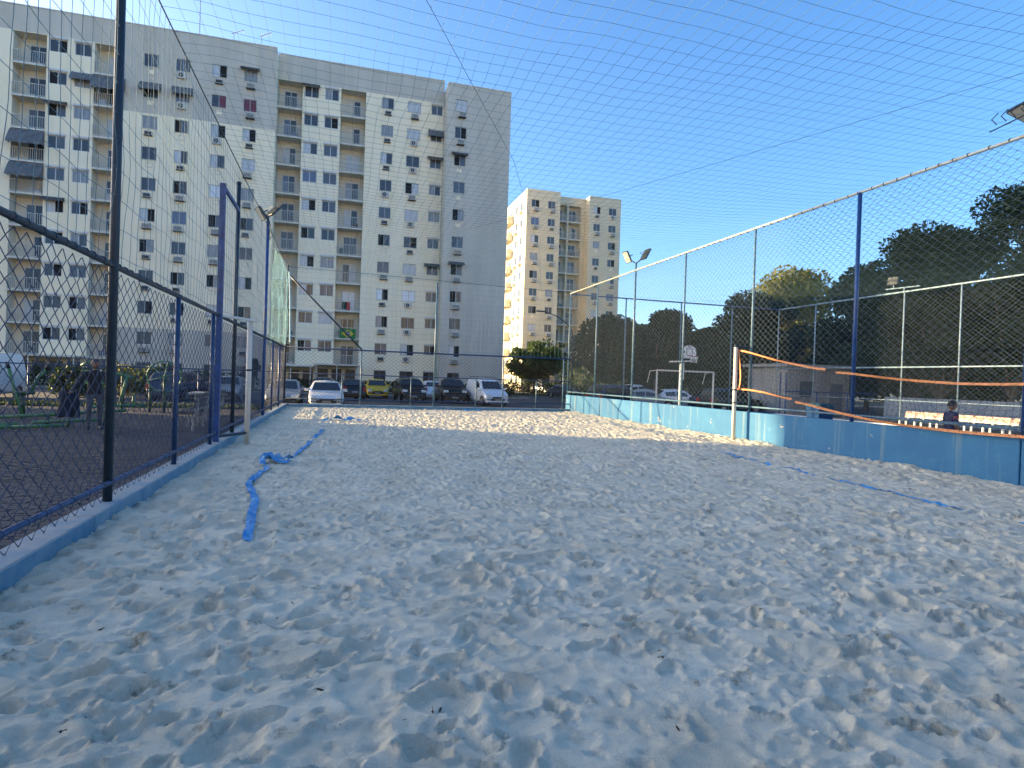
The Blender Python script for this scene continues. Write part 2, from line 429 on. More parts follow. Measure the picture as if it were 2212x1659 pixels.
def ties(pts_fn, length, step, r):
    mb = MB(); s = .1
    while s < length:
        p, d = pts_fn(s); d = Vector(d).normalized()
        mb.tube([Vector(p)-d*.012, Vector(p)+d*.012], r, 7, True); s += step*random.uniform(.8,1.25)
    return mb

# left fence
M_railblue = mat('dull_blue_pipe', (.022,.055,.13), .45, 0, var=.35, scale=9)
fl = thing('chain_link_fence', 'head-high navy chain-link fence along the left side of the sand court', 'fence', (XL, 8, 0))
L_POSTS = [(4.65,2.6),(7.28,6.2),(9.95,2.6),(12.55,2.6),(15.0,5.76),(17.75,2.6),(23.3,2.6),(25.9,2.6),(28.62,6.2),(2.0,2.6),(-.6,2.6)]
for (y, z1) in L_POSTS:
    part('post', vpost(XL, y, .02, z1, .045 if z1 > 3 else .036), M_dkpipe if z1 > 3 else M_navy, fl, smooth=True)
mb = MB(); mb.tube([(XL,-2,2.6),(XL,3,2.605),(XL,8,2.59),(XL,16,2.61),(XL,28.7,2.62)], .032, 8); part('top_rail', mb, M_dkpipe, fl, smooth=True)
mb = MB(); mb.tube([(XL+.02,-2,.33),(XL+.02,9,.325),(XL+.02,28.7,.33)], .026, 8); part('bottom_rail', mb, M_railblue, fl, smooth=True)
part('tie_wire', ties(lambda s: ((XL, -1+s, 2.6), (0,1,0)), 29, .21, .037), M_rope, fl, kind='stuff')
part('tie_wire', ties(lambda s: ((XL+.02, -1+s, .328), (0,1,0)), 29, .30, .031), M_navy, fl, kind='stuff')
fast_part('wire_mesh', chain((XL-.03,-1.0,0),(0,1),29.6,.14,2.60,r=.0044,seed=1), M_wire, fl)

# far fence and its low continuation to the left
ff = thing('chain_link_fence', 'chain-link fence across the far end of the sand court in front of the cars', 'fence', (4, YF+.02, 0))
for x in (.98, 4.35, 7.72, 10.85):
    part('post', vpost(x, YF+.02, .06, 5.95 if x == 4.35 else 2.64, .034 if x != 4.35 else .04), M_ltblue, ff, smooth=True)
for x in (.15, 3.27, 6.39, 9.45):
    part('post', vpost(x, YF+.05, .06, 1.5, .025), M_ltblue, ff, smooth=True)
for z, r in ((2.63,.034),(1.5,.022),(.36,.026)):
    mb = MB(); mb.tube([(XL,YF+.0,z),(4,YF,z-.01),(XR,YF,z+.01)], r, 8); part('rail', mb, M_navy, ff, smooth=True)
mb = MB(); mb.tube([(XL+.03,YF-.03,5.85),(.98,YF-.03,2.66)], .038, 8); part('brace', mb, M_dkpipe, ff, smooth=True)
fast_part('wire_mesh', chain((XL,YF+.03,0),(1,0),13.4,.13,2.62,r=.0072,seed=2), M_wired, ff)
fo = thing('chain_link_fence', 'low dark chain-link fence behind the playground on the left', 'fence', (-12, YF+.1, 0))
for k in range(11): part('post', vpost(XL-.4-k*3.1, YF+.1, GZ, 1.52, .028), M_navy, fo, smooth=True)
for z in (1.52,.1):
    mb = MB(); mb.tube([(XL-.05,YF+.1,z),(-34,YF+.1,z)], .026, 8); part('rail', mb, M_navy, fo, smooth=True)
fast_part('wire_mesh', chain((-34,YF+.12,0),(1,0),31.5,-.25,1.5,r=.0048,seed=3), M_wire, fo)

# right fence on the wall
XF = XR+.06
fr = thing('chain_link_fence', 'very tall chain-link fence with galvanised top pipe standing on the right blue wall', 'fence', (XF, 16, .8))
for y in (29.25, 25.84, 18.48, 14.87, 11.26, 7.64, 4.0, .4):
    part('post', vpost(XF, y, .8, 6.02, .032 if y != 11.26 else .046), M_ltblue if y > 12 else M_blue, fr, smooth=True)
mb = MB(); mb.tube([(XF,-1,6.05),(XF,7.6,6.03),(XF,15,6.05),(XF,22,6.04),(XF,29.27,6.0)], .035, 8); part('top_rail', mb, M_galv, fr, smooth=True)
mb = MB(); mb.tube([(XF,-1,.98),(XF,29.27,.98)], .028, 8); part('bottom_rail', mb, M_ltblue, fr, smooth=True)
part('tie_wire', ties(lambda s: ((XF, -1+s, 6.04), (0,1,0)), 30, .33, .041), M_rope, fr, kind='stuff')
fast_part('wire_mesh', chain((XF,-1,0),(0,1),30.2,.98,6.03,W=.22,Hh=.17,r=.0046,seed=4), M_wire2, fr)

# second court: fences on its far and right side
X2, Y2 = 24.1, 29.5
f2 = thing('chain_link_fence', 'tall pale chain-link fence across the far end of the neighbouring court, behind the basketball hoop', 'fence', (18, Y2, 0))
for x in (14.5, 17.8, 21.0): part('post', vpost(x, Y2, -.05, 6.0, .036), M_ltblue, f2, smooth=True)
for z in (6.0, .1):
    mb = MB(); mb.tube([(XF+.1,Y2,z),(X2,Y2,z)], .033, 8); part('rail', mb, M_blue, f2, smooth=True)
mb = MB(); mb.tube([(12.9,Y2-.02,6.0),(14.5,Y2-.02,5.1)], .03, 8)
fast_part('wire_mesh', chain((XF+.1,Y2+.02,0),(1,0),12.6,.1,6.0,W=.22,Hh=.17,r=.0050,seed=5), M_wire2, f2)
f3 = thing('chain_link_fence', 'tall pale blue chain-link fence on the far right, behind the bench', 'fence', (X2, 18, 0))
M_sunpipe = mat('pale_blue_white_pipe', (.15,.25,.33), .45, col2=(.26,.33,.36), scale=8)
for y in (29.5, 26.7, 24.1, 21.45, 18.85, 16.2, 13.6, 11.0): part('post', vpost(X2, y, -.05, 6.02, .030), M_sunpipe, f3, smooth=True)
for z, r in ((6.0,.04),(2.64,.035),(1.16,.018)):
    mb = MB(); mb.tube([(X2,8,z),(X2,29.5,z)], r, 8); part('rail', mb, M_sunpipe, f3, smooth=True)
mb = MB(); mb.box(X2-.12,X2+.12,8,29.6,-.2,.07); part('base_kerb', mb, M_white, f3)
fast_part('wire_mesh', chain((X2+.02,8,0),(0,1),21.4,.08,6.0,W=.22,Hh=.17,r=.0050,seed=6), M_wire2, f3)

# ------------------------------------------------------------------ safety nets
def net_strings(A, n, k, wob, seed, sagf=None):
    """A(i01, t01)->point arrays"""
    rs = np.random.default_rng(seed); i = np.linspace(0, 1, n)[:, None]; t = np.linspace(0, 1, k)[None, :]
    P = A(i, t) ; P += rs.normal(0, wob, P.shape); return P
def roof_z(x, y, x0, x1, y0, y1, z0, sag):
    a = np.sin(np.pi*np.clip((x-x0)/(x1-x0),0,1)); b = np.sin(np.pi*np.clip((y-y0)/(y1-y0),0,1))
    return z0 - sag*a*(.45+.55*b)
def roof_net(label, x0, x1, y0, y1, z0, sag, px, py, r, m, seed):
    t = thing('safety_net', label, 'net', ((x0+x1)/2, (y0+y1)/2, z0))
    rs = np.random.default_rng(seed)
    nx = int((x1-x0)/px)+1; ny = int((y1-y0)/py)+1
    xs = np.linspace(x0, x1, nx); ys = np.linspace(y0, y1, ny)
    def P(X, Y):
        Z = roof_z(X, Y, x0, x1, y0, y1, z0, sag); dx = .035*vnoise(X,Y,.9,seed+1)+.05*vnoise(X,Y,3,seed+3); dy = .05*vnoise(X,Y,1.1,seed+2)+.08*vnoise(X,Y,3,seed+4)
        e = np.minimum(1, np.minimum(X-x0, x1-X)/.5)
        return np.stack([X+dx*e, Y+dy*e, Z+.02*vnoise(X,Y,.8,seed+5)], -1)
    k = int((y1-y0)/.45); tt = np.linspace(y0, y1, k)
    X, Y = np.meshgrid(xs, tt, indexing='ij'); V1, Q1 = tubes_np(P(X, Y), r, 3)
    k = int((x1-x0)/.25); tt = np.linspace(x0, x1, k)
    Y, X = np.meshgrid(ys, tt, indexing='ij'); V2, Q2 = tubes_np(P(X, Y), r, 3)
    fast_part('netting', (np.concatenate([V1, V2]), np.concatenate([Q1, Q2+len(V1)])), m, t)
    return t
rn = roof_net('teal string safety net stretched overhead above the whole sand court', XL, XF, 3.0, YF, 6.12, .22, .20, .285, .0027, M_net, 30)
mb = MB()
mb.tube([(XL,-2,6.13),(XL,7.3,6.12),(XL,15,6.10),(XL,21,6.12),(XL,YF,6.18)], .010, 5); part('edge_rope', mb, M_rope, rn)
mb = MB(); mb.tube([(XL,YF,6.19),(1,YF,6.14),(4.35,YF,6.08),(8,YF,6.0),(XF,YF+.3,6.02)], .009, 5); part('edge_rope', mb, M_rope, rn)
mb = MB(); mb.tube([(.1,6,6.03),(.93,7.46,6.02),(3.26,11.9,5.94),(6.5,20,5.96),(9.5,YF,6.04)], .0038, 5); part('stay_cable', mb, M_rope, rn)
mb = MB(); mb.tube([(9.6,5.0,6.05),(7.6,9.6,6.0),(6.12,12.96,5.96),(1.5,22.2,6.0),(-2.25,28.6,6.15)], .0032, 5); part('stay_cable', mb, M_rope, rn)
def wall_net(label, p0, p1, z0, z1, pitch, pz, r, m, seed, zfun=None):
    p0 = np.array(p0, float); p1 = np.array(p1, float); L = np.linalg.norm(p1-p0); d = (p1-p0)/L; nr = np.array([-d[1], d[0], 0])
    t = thing('safety_net', label, 'net', tuple((p0+p1)/2))
    def P(S, Z):
        w = .03*vnoise(S, Z, .7, seed)+.05*vnoise(S, Z, 2.2, seed+1); w2 = .015*vnoise(S, Z, .35, seed+2)+.05*vnoise(S,Z,1.3,seed+4)
        q = p0[None,None,:] + d*(S+w2)[..., None] + nr*w[..., None]; q[..., 2] = Z + .02*vnoise(S, Z, .5, seed+3); return q
    ss = np.arange(0, L, pitch); zz = np.linspace(z0, z1, int((z1-z0)/.12))
    S, Z = np.meshgrid(ss, zz, indexing='ij'); V1, Q1 = tubes_np(P(S, Z), r, 3)
    zs = np.arange(z0+.1, z1, pz); tt = np.linspace(0, L, int(L/.15))
    Z, S = np.meshgrid(zs, tt, indexing='ij'); V2, Q2 = tubes_np(P(S, Z), r, 3)
    fast_part('netting', (np.concatenate([V1, V2]), np.concatenate([Q1, Q2+len(V1)])), m, t)
    # knots
    return t
wall_net('teal string net hanging from the cable down to the rail of the left fence', (XL,3.0,0), (XL,YF,0), 2.62, 6.11, .21, .29, .0032, M_net, 40)
wall_net('teal string net hanging above the far fence in front of the apartment block', (XL,YF+.02,0), (XF,YF+.02,0), 2.66, 6.08, .20, .25, .0030, M_net, 50)
roof_net('dark teal safety net stretched overhead above the neighbouring court on the right', XF+.1, X2, 8.0, Y2, 6.02, .20, .20, .26, .0026, M_net2, 60)

t = thing('mesh_screen', 'pale cyan fine mesh screen hanging at the far left corner of the court', 'net', (XL+.04, 25.2, 2.7))
S_ = np.arange(22.2, 28.5, .12); zz = np.linspace(2.7, 5.9, 12); A_, B_ = np.meshgrid(S_, zz, indexing='ij')
P1 = np.stack([XL+.05+.05*vnoise(A_,B_,1.2,91), A_+.03*vnoise(A_,B_,.8,92), B_-.25*np.clip((26.0-A_)/4.0,0,1)**2], -1)
zz2 = np.arange(2.75, 5.9, .10); tt2 = np.linspace(22.2, 28.5, 20); B2, A2 = np.meshgrid(zz2, tt2, indexing='ij')
P2 = np.stack([XL+.05+.05*vnoise(A2,B2,1.2,91), A2, B2-.25*np.clip((26.0-A2)/4.0,0,1)**2], -1)
Va, Qa = tubes_np(P1, .0032, 3); Vb, Qb = tubes_np(P2, .0032, 3)
fast_part('netting', (np.concatenate([Va,Vb]), np.concatenate([Qa,Qb+len(Va)])), M_cyan, t)
mb = MB(); mb.tube([(XL+.08,28.4,5.9),(XL+.2,27.6,4.6),(XL+.3,26.9,2.75)], .03, 6); part('gathered_edge', mb, mat('pale_cyan_cloth', (.45,.62,.64), .8), t)
# ------------------------------------------------------------------ apartment blocks
M_cream = mat('cream_facade_paint', (.86,.75,.52), .85, col2=(.91,.81,.60), scale=1.1, bump=.25, bscale=9, streak=True, lo=.3, hi=.55)
M_grey  = mat('grey_facade_paint', (.55,.51,.43), .85, var=.10, scale=.6, bump=.25, bscale=9, streak=True)
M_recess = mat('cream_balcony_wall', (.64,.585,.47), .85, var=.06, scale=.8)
M_dark  = mat('dark_room', (.02,.02,.022), .9)  # near-black backing sheet behind openings, painted for the shade of unlit rooms
M_slab  = mat('pale_slab_edge', (.62,.60,.52), .8, var=.1, scale=2)
M_alu   = mat('grey_aluminium_frame', (.40,.42,.43), .5, .2)
M_aluw  = mat('white_window_frame', (.58,.58,.56), .5)
M_rail  = mat('pale_grey_railing', (.52,.51,.46), .55)
M_p = [mat('window_glass_dark', (.065,.075,.09), .12, spec=.4), mat('window_glass_grey', (.11,.125,.15), .16, spec=.4),
       mat('window_glass_curtain', (.26,.27,.28), .25, spec=.5, var=.25, scale=5, streak=True),
       mat('window_glass_white_curtain', (.50,.51,.52), .3, spec=.5, var=.15, scale=6, streak=True),
       mat('window_glass_blue_curtain', (.12,.15,.24), .22, spec=.5), mat('window_glass_mirror', (.72,.76,.80), .35),  # palest pane: bright sky reflection painted as a flat light colour
       mat('window_glass_red_curtain', (.16,.035,.05), .3, spec=.4)]
M_ac    = mat('white_appliance_plastic', (.50,.50,.47), .55, var=.12, scale=6)
M_acg   = mat('dark_grille', (.035,.035,.035), .7)
M_awn   = mat('grey_awning_fabric', (.17,.175,.18), .8, col2=(.09,.09,.09), scale=3, streak=True)
M_awnd  = mat('dark_awning_fabric', (.045,.045,.05), .8, col2=(.10,.10,.10), scale=3, streak=True)
PITCH, TOPW = 2.75, 29.45

_cache = {}
def win_meshes(w, h, wide_frame, frame_m):
    k = (round(w,2), round(h,2), wide_frame, frame_m.name)
    if k in _cache: return _cache[k]
    b = .06 if wide_frame else .045
    mb = MB()
    mb.box(0,w,0,.07,h-b,h); mb.box(0,w,0,.07,0,b); mb.box(0,b,0,.07,b,h-b); mb.box(w-b,w,0,.07,b,h-b); mb.box(w/2-b*.55,w/2+b*.55,-.005,.06,b,h-b)
    fm = mb.mesh('window', [frame_m])
    mb = MB(); a = w/2-b*1.3; mb.box(0,a,0,.015,0,h-2*b)
    pm = mb.mesh('pane', [M_p[0]])
    _cache[k] = (fm, pm, b)
    return _cache[k]
_pane_mesh = {}
def pane_mesh(pm, i):
    k = (pm.name, i)
    if k not in _pane_mesh:
        q = pm.copy(); q.materials.clear(); q.materials.append(M_p[i]); _pane_mesh[k] = q
    return _pane_mesh[k]
def put(name, me, parent, loc, o0):
    o = link(name, me, parent); o.location = (loc[0]-o0[0], loc[1]-o0[1], loc[2]-o0[2]); return o
def window(root, x, y, z, w, h, rnd, frame_m=None, wide=False, style=None, name='window'):
    """sliding window in the plane y (facing -y): x,z lower left"""
    o0 = root.location
    fm, pm, b = win_meshes(w, h, wide, frame_m or M_alu)
    o = put(name, fm, root, (x, y, z), o0)
    st = style if style is not None else rnd.choices(['dd','dg','gg','od','do','cc','cd','og','ww','oc','bb','wd','wo'], [16,10,8,9,10,6,6,6,5,4,3,5,5])[0]
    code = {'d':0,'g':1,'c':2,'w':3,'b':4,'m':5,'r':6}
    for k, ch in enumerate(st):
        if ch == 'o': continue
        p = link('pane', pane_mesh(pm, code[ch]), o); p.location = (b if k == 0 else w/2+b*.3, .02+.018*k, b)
    return o
def ac_box(w=.66, h=.42, d=.42, slats=True):
    mb = MB(); mb.cbox(0,w,-d,0.02,0,h,.02); mb.box(.04,w-.04,-d-.004,-d+.01,.04,h-.10,1); mb.box(-.03,w+.03,-d-.02,.02,-.05,-.004,1)
    if slats:
        for k in range(5): mb.box(.03,w-.03,-d-.03,-d-.006,.05+k*(h-.1)/4.6,.05+k*(h-.1)/4.6+.035,0)
    return mb
AC_MESH = [ac_box(.70,.46,.40).mesh('air_conditioner',[M_ac,M_acg]), ac_box(.62,.40,.22,False).mesh('air_conditioner',[M_ac,M_acg])]
mb = MB(); mb.cbox(0,.72,-.28,0.02,0,.52,.02)
mb.lathe([(.19,-.30),(.19,-.285)], (.30,0,.27), 14, 'y', 1); mb.lathe([(.06,-.31),(.06,-.30)], (.30,0,.27), 10, 'y', 0)
AC_MESH.append(mb.mesh('air_conditioner',[M_ac,M_acg]))
mb = MB(); mb.box(0,.56,-.05,.01,0,.05); mb.box(0,.56,-.05,.01,.40,.45); mb.box(0,.05,-.05,.01,.05,.40); mb.box(.51,.56,-.05,.01,.05,.40); mb.box(.05,.51,-.012,.01,.05,.40,1)
AC_MESH.append(mb.mesh('air_conditioner_plate',[M_slab,M_cream]))
def awning_mesh(w, depth, drop, m, name='awning'):
    mb = MB(); n = 7; P = []
    for i in range(n+1):
        a = i/n; P.append([(x, -depth*a, -drop*(.75*a+.25*a*a)) for x in np.linspace(0, w, 9)])
    low = [(x, -depth, -drop-.07-.05*(j % 2)) for j, x in enumerate(np.linspace(0, w, 9))]
    P.append(low); mb.grid(P)
    for x in (0, w):
        v = [(x,0,0)] + [(x, -depth*i/n, -drop*(.75*i/n+.25*(i/n)**2)) for i in range(1,n+1)] + [(x,0,-drop)]
        mb.add(v, [tuple(range(len(v)))])
    return mb.mesh(name, [m])
AWN_BIG = awning_mesh(2.5,.75,1.25,M_awn); AWN_S = awning_mesh(1.6,.6,.32,M_awnd); AWN_G = awning_mesh(1.7,.6,.75,M_awn)
def railing_mesh(w, h=1.05, n=15):
    mb = MB(); mb.box(0,w,-.025,.025,h-.05,h); mb.box(0,w,-.02,.02,.06,.10)
    for k in range(n+1):
        x = k*(w-.03)/n; mb.box(x,x+.03,-.015,.015,.10,h-.05)
    return mb.mesh('balcony_railing', [M_rail])
_rail = {}
def wall_cells(mb, x0, x1, z0, z1, y, ops, tone, xcuts=(), zcuts=()):
    """front wall sheet with openings; ops (xa,xb,za,zb,depth,back_mi)"""
    xs = sorted(set([x0,x1]+[v for o in ops for v in o[:2]]+list(xcuts))); zs = sorted(set([z0,z1]+[v for o in ops for v in o[2:4]]+list(zcuts)))
    for i in range(len(xs)-1):
        for j in range(len(zs)-1):
            cx, cz = (xs[i]+xs[i+1])/2, (zs[j]+zs[j+1])/2
            if any(o[0] < cx < o[1] and o[2] < cz < o[3] for o in ops): continue
            mb.quad((xs[i],y,zs[j]),(xs[i+1],y,zs[j]),(xs[i+1],y,zs[j+1]),(xs[i],y,zs[j+1]), tone(cx, cz))
    for (a, b2, c, d, dep, bk) in ops:
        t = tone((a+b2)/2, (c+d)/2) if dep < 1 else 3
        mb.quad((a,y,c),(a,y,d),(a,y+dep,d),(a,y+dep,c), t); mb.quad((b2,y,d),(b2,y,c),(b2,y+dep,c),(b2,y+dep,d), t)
        mb.quad((a,y,d),(b2,y,d),(b2,y+dep,d),(a,y+dep,d), t); mb.quad((a,y,c),(a,y+dep,c),(b2,y+dep,c),(b2,y,c), t)
        mb.quad((a,y+dep,c),(b2,y+dep,c),(b2,y+dep,d),(a,y+dep,d), bk)

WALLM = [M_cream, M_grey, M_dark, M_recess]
def block(root, x0, x1, y, ydeep, ztop, cols, bays, tone, rnd, rows=11, detail=True, zcuts=(), xcuts=(), zbase=None):
    """one flat piece of facade. cols: dicts of window columns, bays: balcony columns"""
    zb = GZ-.3 if zbase is None else zbase
    ops = []
    for c in cols:
        for r in range(rows):
            zt = TOPW - r*PITCH
            ops.append((c['x'], c['x']+c['w'], zt-c['h'], zt, .22, 2))
    for b in bays:
        for r in range(rows-1):
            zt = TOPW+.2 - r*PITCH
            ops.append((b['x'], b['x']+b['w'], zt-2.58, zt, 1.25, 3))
    mb = MB(); wall_cells(mb, x0, x1, zb, ztop, y, ops, tone, xcuts, zcuts)
    # body behind: sides, back, roof, coping
    e = .003
    mb.quad((x1,y,zb),(x1,ydeep,zb),(x1,ydeep,ztop),(x1,y,ztop), tone(x1-.01, 10)); mb.quad((x0,ydeep,zb),(x0,y,zb),(x0,y,ztop),(x0,ydeep,ztop), tone(x0+.01, 10))
    mb.quad((x1,ydeep,zb),(x0,ydeep,zb),(x0,ydeep,ztop),(x1,ydeep,ztop), 0); mb.quad((x0,y,ztop),(x1,y,ztop),(x1,ydeep,ztop),(x0,ydeep,ztop), 1)
    part('wall', mb, WALLM, root)
    mb = MB(); mb.box(x0+.02,x1-.02,y-.05,y+.25,ztop-.02,ztop+.07); part('coping', mb, M_slab, root)
    if not detail: return
    o0 = root.location
    for c in cols:
        for r in range(rows):
            zt = TOPW - r*PITCH; gf = (r == rows-1)
            st = c.get('styles', {}).get(r)
            wnd = window(root, c['x'], y+.06, zt-c['h'], c['w'], c['h'], rnd, M_aluw if c.get('pair') else M_alu, bool(c.get('pair')), st)
            if c.get('pair'):
                mb2 = _rail.setdefault(('box', c['w']), None)
                if mb2 is None:
                    q = MB(); q.box(-.04,c['w']+.04,-.10,.02,0,.17); mb2 = _rail[('box', c['w'])] = q.mesh('shutter_box', [M_aluw])
                put('shutter_box', mb2, root, (c['x'], y-.002, zt+.01), o0)
            else:
                mb2 = _rail.setdefault(('sill', c['w']), None)
                if mb2 is None:
                    q = MB(); q.box(-.05,c['w']+.05,-.07,.04,0,.045); mb2 = _rail[('sill', c['w'])] = q.mesh('window_sill', [M_slab])
                put('window_sill', mb2, root, (c['x'], y, zt-c['h']-.046), o0)
            if gf:
                q = _rail.get(('bars', c['w']))
                if q is None:
                    qq = MB()
                    for k in range(9): xx = c['w']*k/8.4; qq.box(xx,xx+.03,-.04,-.01,-.02,c['h']+.02)
                    qq.box(0,c['w'],-.045,-.005,.2,.24); qq.box(0,c['w'],-.045,-.005,c['h']-.25,c['h']-.21); q = _rail[('bars', c['w'])] = qq.mesh('window_bars', [M_dkpipe])
                put('window_bars', q, root, (c['x'], y, zt-c['h']), o0)
            a = c.get('ac')
            if a and not gf:
                k = c.get('acs', {}).get(r)
                if k is None: k = rnd.choices([0,1,2,3], a)[0]
                ww = .72 if k == 2 else (.56 if k == 3 else .66)
                put('air_conditioner' if k != 3 else 'air_conditioner_plate', AC_MESH[k], root, (c['x']+c['w']*.5-ww*.5+rnd.uniform(-.06,.06), y, zt-c['h']-.22-(.46 if k != 1 else .40)), o0)
            if r in c.get('awn', {}):
                k = c['awn'][r]; me = AWN_S if k == 's' else AWN_G
                put('awning', me, root, (c['x']+c['w']/2-.85, y-.01, zt+.22), o0)
    for b in bays:
        key = round(b['w'],2)
        if key not in _rail: _rail[key] = railing_mesh(b['w'])
        sl = _rail.get(('slab', key))
        if sl is None:
            q = MB(); q.box(-.03,b['w']+.03,-.14,1.24,-.165,-.002); sl = _rail[('slab', key)] = q.mesh('balcony_slab', [M_slab])
        for r in range(rows-1):
            zf = TOPW+.2 - r*PITCH - 2.58
            put('balcony_slab', sl, root, (b['x'], y, zf), o0)
            put('balcony_railing', _rail[key], root, (b['x'], y-.06, zf), o0)
            window(root, b['x']+b.get('dx',.6), y+1.17, zf+.01, b.get('dw',1.3), 2.02, rnd, M_aluw, True, b.get('styles', {}).get(r) or rnd.choice(['dd','od','do','dg','gd','wo','dd','gg','cd','bd','wd']), 'balcony_door')
            if r in b.get('awn', []): put('awning', AWN_BIG, root, (b['x']-.05, y-.12, zf+2.52), o0)
            if rnd.random() < .35:
                q = MB(); hh = rnd.uniform(.35,.8); ww = rnd.uniform(.3,.8); x = b['x']+rnd.uniform(.1,b['w']-ww-.1)
                q.cbox(x,x+ww,y+.25,y+.7,zf,zf+hh,.06); part('balcony_clutter', q, rnd.choice([M_acg, M_navy, M_alu, M_p[4]]), root)

rnd = random.Random(3)
YLb, YCb, YRb = 61.7, 63.15, 61.0
A = thing('apartment_building', 'eleven-storey cream and grey apartment block with balconies filling the left background', 'building', (-6, 63, GZ))
def toneL(x, z):
    if z > TOPW+.25: return 1
    if x > -19.0 and (z > 24.15 or z < 5.0): return 1
    return 0
colsL = [dict(x=-17.5,w=1.2,h=1.15,ac=(4,5,1,4),awn={1:'g'},acs={0:3,1:3,2:1,3:3,4:1,5:0,9:0}), dict(x=-14.93,w=1.18,h=1.15,ac=(5,4,2,2),awn={1:'g'},acs={0:2,1:2,4:0,5:0,9:0}),
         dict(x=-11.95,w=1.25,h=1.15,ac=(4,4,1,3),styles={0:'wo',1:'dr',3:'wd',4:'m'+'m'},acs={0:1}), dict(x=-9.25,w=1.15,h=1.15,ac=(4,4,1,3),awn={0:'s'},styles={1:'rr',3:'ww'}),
         dict(x=-24.7,w=1.36,h=1.1,pair=1,awn={2:'s',5:'s'}), dict(x=-22.8,w=1.3,h=1.1,pair=1,awn={1:'g'})]
baysL = [dict(x=-27.3,w=2.42,dx=.72,dw=1.35,awn=[3,4]), dict(x=-21.3,w=2.3,dx=.78,dw=1.3,awn=[1])]
block(A, -30.5, -6.45, YLb, 73.3, 31.85, colsL, baysL, toneL, rnd, zcuts=(24.15,5.0,TOPW+.25), xcuts=(-19.0,))
block(A, -47.0, -30.52, YLb, 73.3, 31.85, [dict(x=xx,w=1.2,h=1.15) for xx in (-33,-36,-40,-44)], [], toneL, rnd, detail=False, zcuts=(TOPW+.25,))
toneC = lambda x, z: 1 if z > TOPW+.25 else 0
colsC = [dict(x=-4.0,w=1.33,h=1.1,pair=1,awn={0:'s'}), dict(x=-2.1,w=1.32,h=1.1,pair=1),
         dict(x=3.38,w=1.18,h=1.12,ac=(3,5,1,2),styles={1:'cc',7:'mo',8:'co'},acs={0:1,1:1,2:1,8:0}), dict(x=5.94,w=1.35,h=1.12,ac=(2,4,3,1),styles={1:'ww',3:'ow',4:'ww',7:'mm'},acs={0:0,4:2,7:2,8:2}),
         dict(x=8.35,w=1.2,h=1.0,pair=1,awn={1:'g',2:'s',6:'s'})]
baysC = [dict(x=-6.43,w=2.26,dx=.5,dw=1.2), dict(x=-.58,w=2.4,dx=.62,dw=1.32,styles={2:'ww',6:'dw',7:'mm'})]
block(A, -6.44, 9.66, YCb, 73.2, 32.05, colsC, baysC, toneC, rnd, zcuts=(TOPW+.25,))
colsR = [dict(x=10.49,w=1.19,h=1.15,ac=(8,1,0,2),awn={2:'s',6:'s'},acs={3:3,4:3,9:0,8:0})]
block(A, 9.68, 16.24, YRb, 73.4, 30.95, colsR, [], lambda x, z: 1, rnd)
for k in range(9):                                                     # appliances on the end wall
    mb = MB(); z = 4+k*2.75+rnd.uniform(0,.4); mb.cbox(16.2,16.62,62.2+rnd.uniform(0,2),63.2+rnd.uniform(1,2),z,z+.5,.03); part('air_conditioner', mb, M_ac, A)
# porch roofs at the entrances
def porch(x0, x1, y0, y1, z, zt):
    mb = MB(); mb.box(x0,x1,y0,y1,zt,zt+.14); part('porch_roof', mb, M_slab, A)
    for x in (x0+.2, (x0+x1)/2, x1-.2):
        mb = MB(); mb.tube([(x,y0+.15,GZ),(x,y0+.15,zt)], .05, 6); part('porch_column', mb, M_aluw, A)
    mb = MB(); mb.box(x0+.1,x1-.1,y1-.03,y1-.02,GZ,zt-.05); part('porch_back', mb, M_recess, A)
    n = int((x1-x0)/1.3)
    for k in range(n):
        mb = MB(); xx = x0+.3+k*1.3; mb.box(xx,xx+.95,y1-.07,y1-.035,GZ+.5,zt-.35); part('porch_window', mb, M_p[0], A)
porch(-6.3, -2.4, 60.6, 63.1, GZ, 2.05); porch(-2.3, 1.9, 60.9, 63.12, GZ, 2.28); porch(-28.2, -21.3, 59.4, 61.65, GZ, 2.15)
# the recessed ground floor door panel
mb = MB(); mb.box(-21.2,-19.2,61.55,61.68,GZ,2.1); part('entrance_panel', mb, M_p[1], A)
# roof aerials
for (x, h) in ((-10.3,.9),(-7.9,1.1)):
    t = thing('roof_aerial', 'small tilted television aerial on the roof edge, %s of the two' % ('left' if x < -9 else 'right'), 'aerial', (x, YLb+.5, 31.9), 0, 'roof aerials')
    mb = MB(); mb.tube([(x,YLb+.5,31.85),(x,YLb+.5,31.9+h)], .035, 6); part('mast', mb, M_alu, t)
    mb = MB(); mb.tube([(x-.2,YLb+.5,31.9+h-.1),(x+.9,YLb+.3,31.9+h+.35)], .03, 6)
    for k in range(5): mb.tube([(x+k*.2,YLb+.1,31.9+h+k*.07),(x+k*.2,YLb+.9,31.9+h+k*.07)], .012, 4)
    part('boom', mb, M_alu, t)
mb = MB(); mb.tube([(-13.3,YLb+1,31.8),(-13.3,YLb+1,39)], [.05,.025], 6); mb.box(-13.4,-13.2,YLb+.9,YLb+1.1,31.85,31.95)
solo('roof_mast', mb, M_alu, 'thin tall vertical mast rising from the roof above the grey facade', 'mast', (-13.3,YLb+1,31.9))

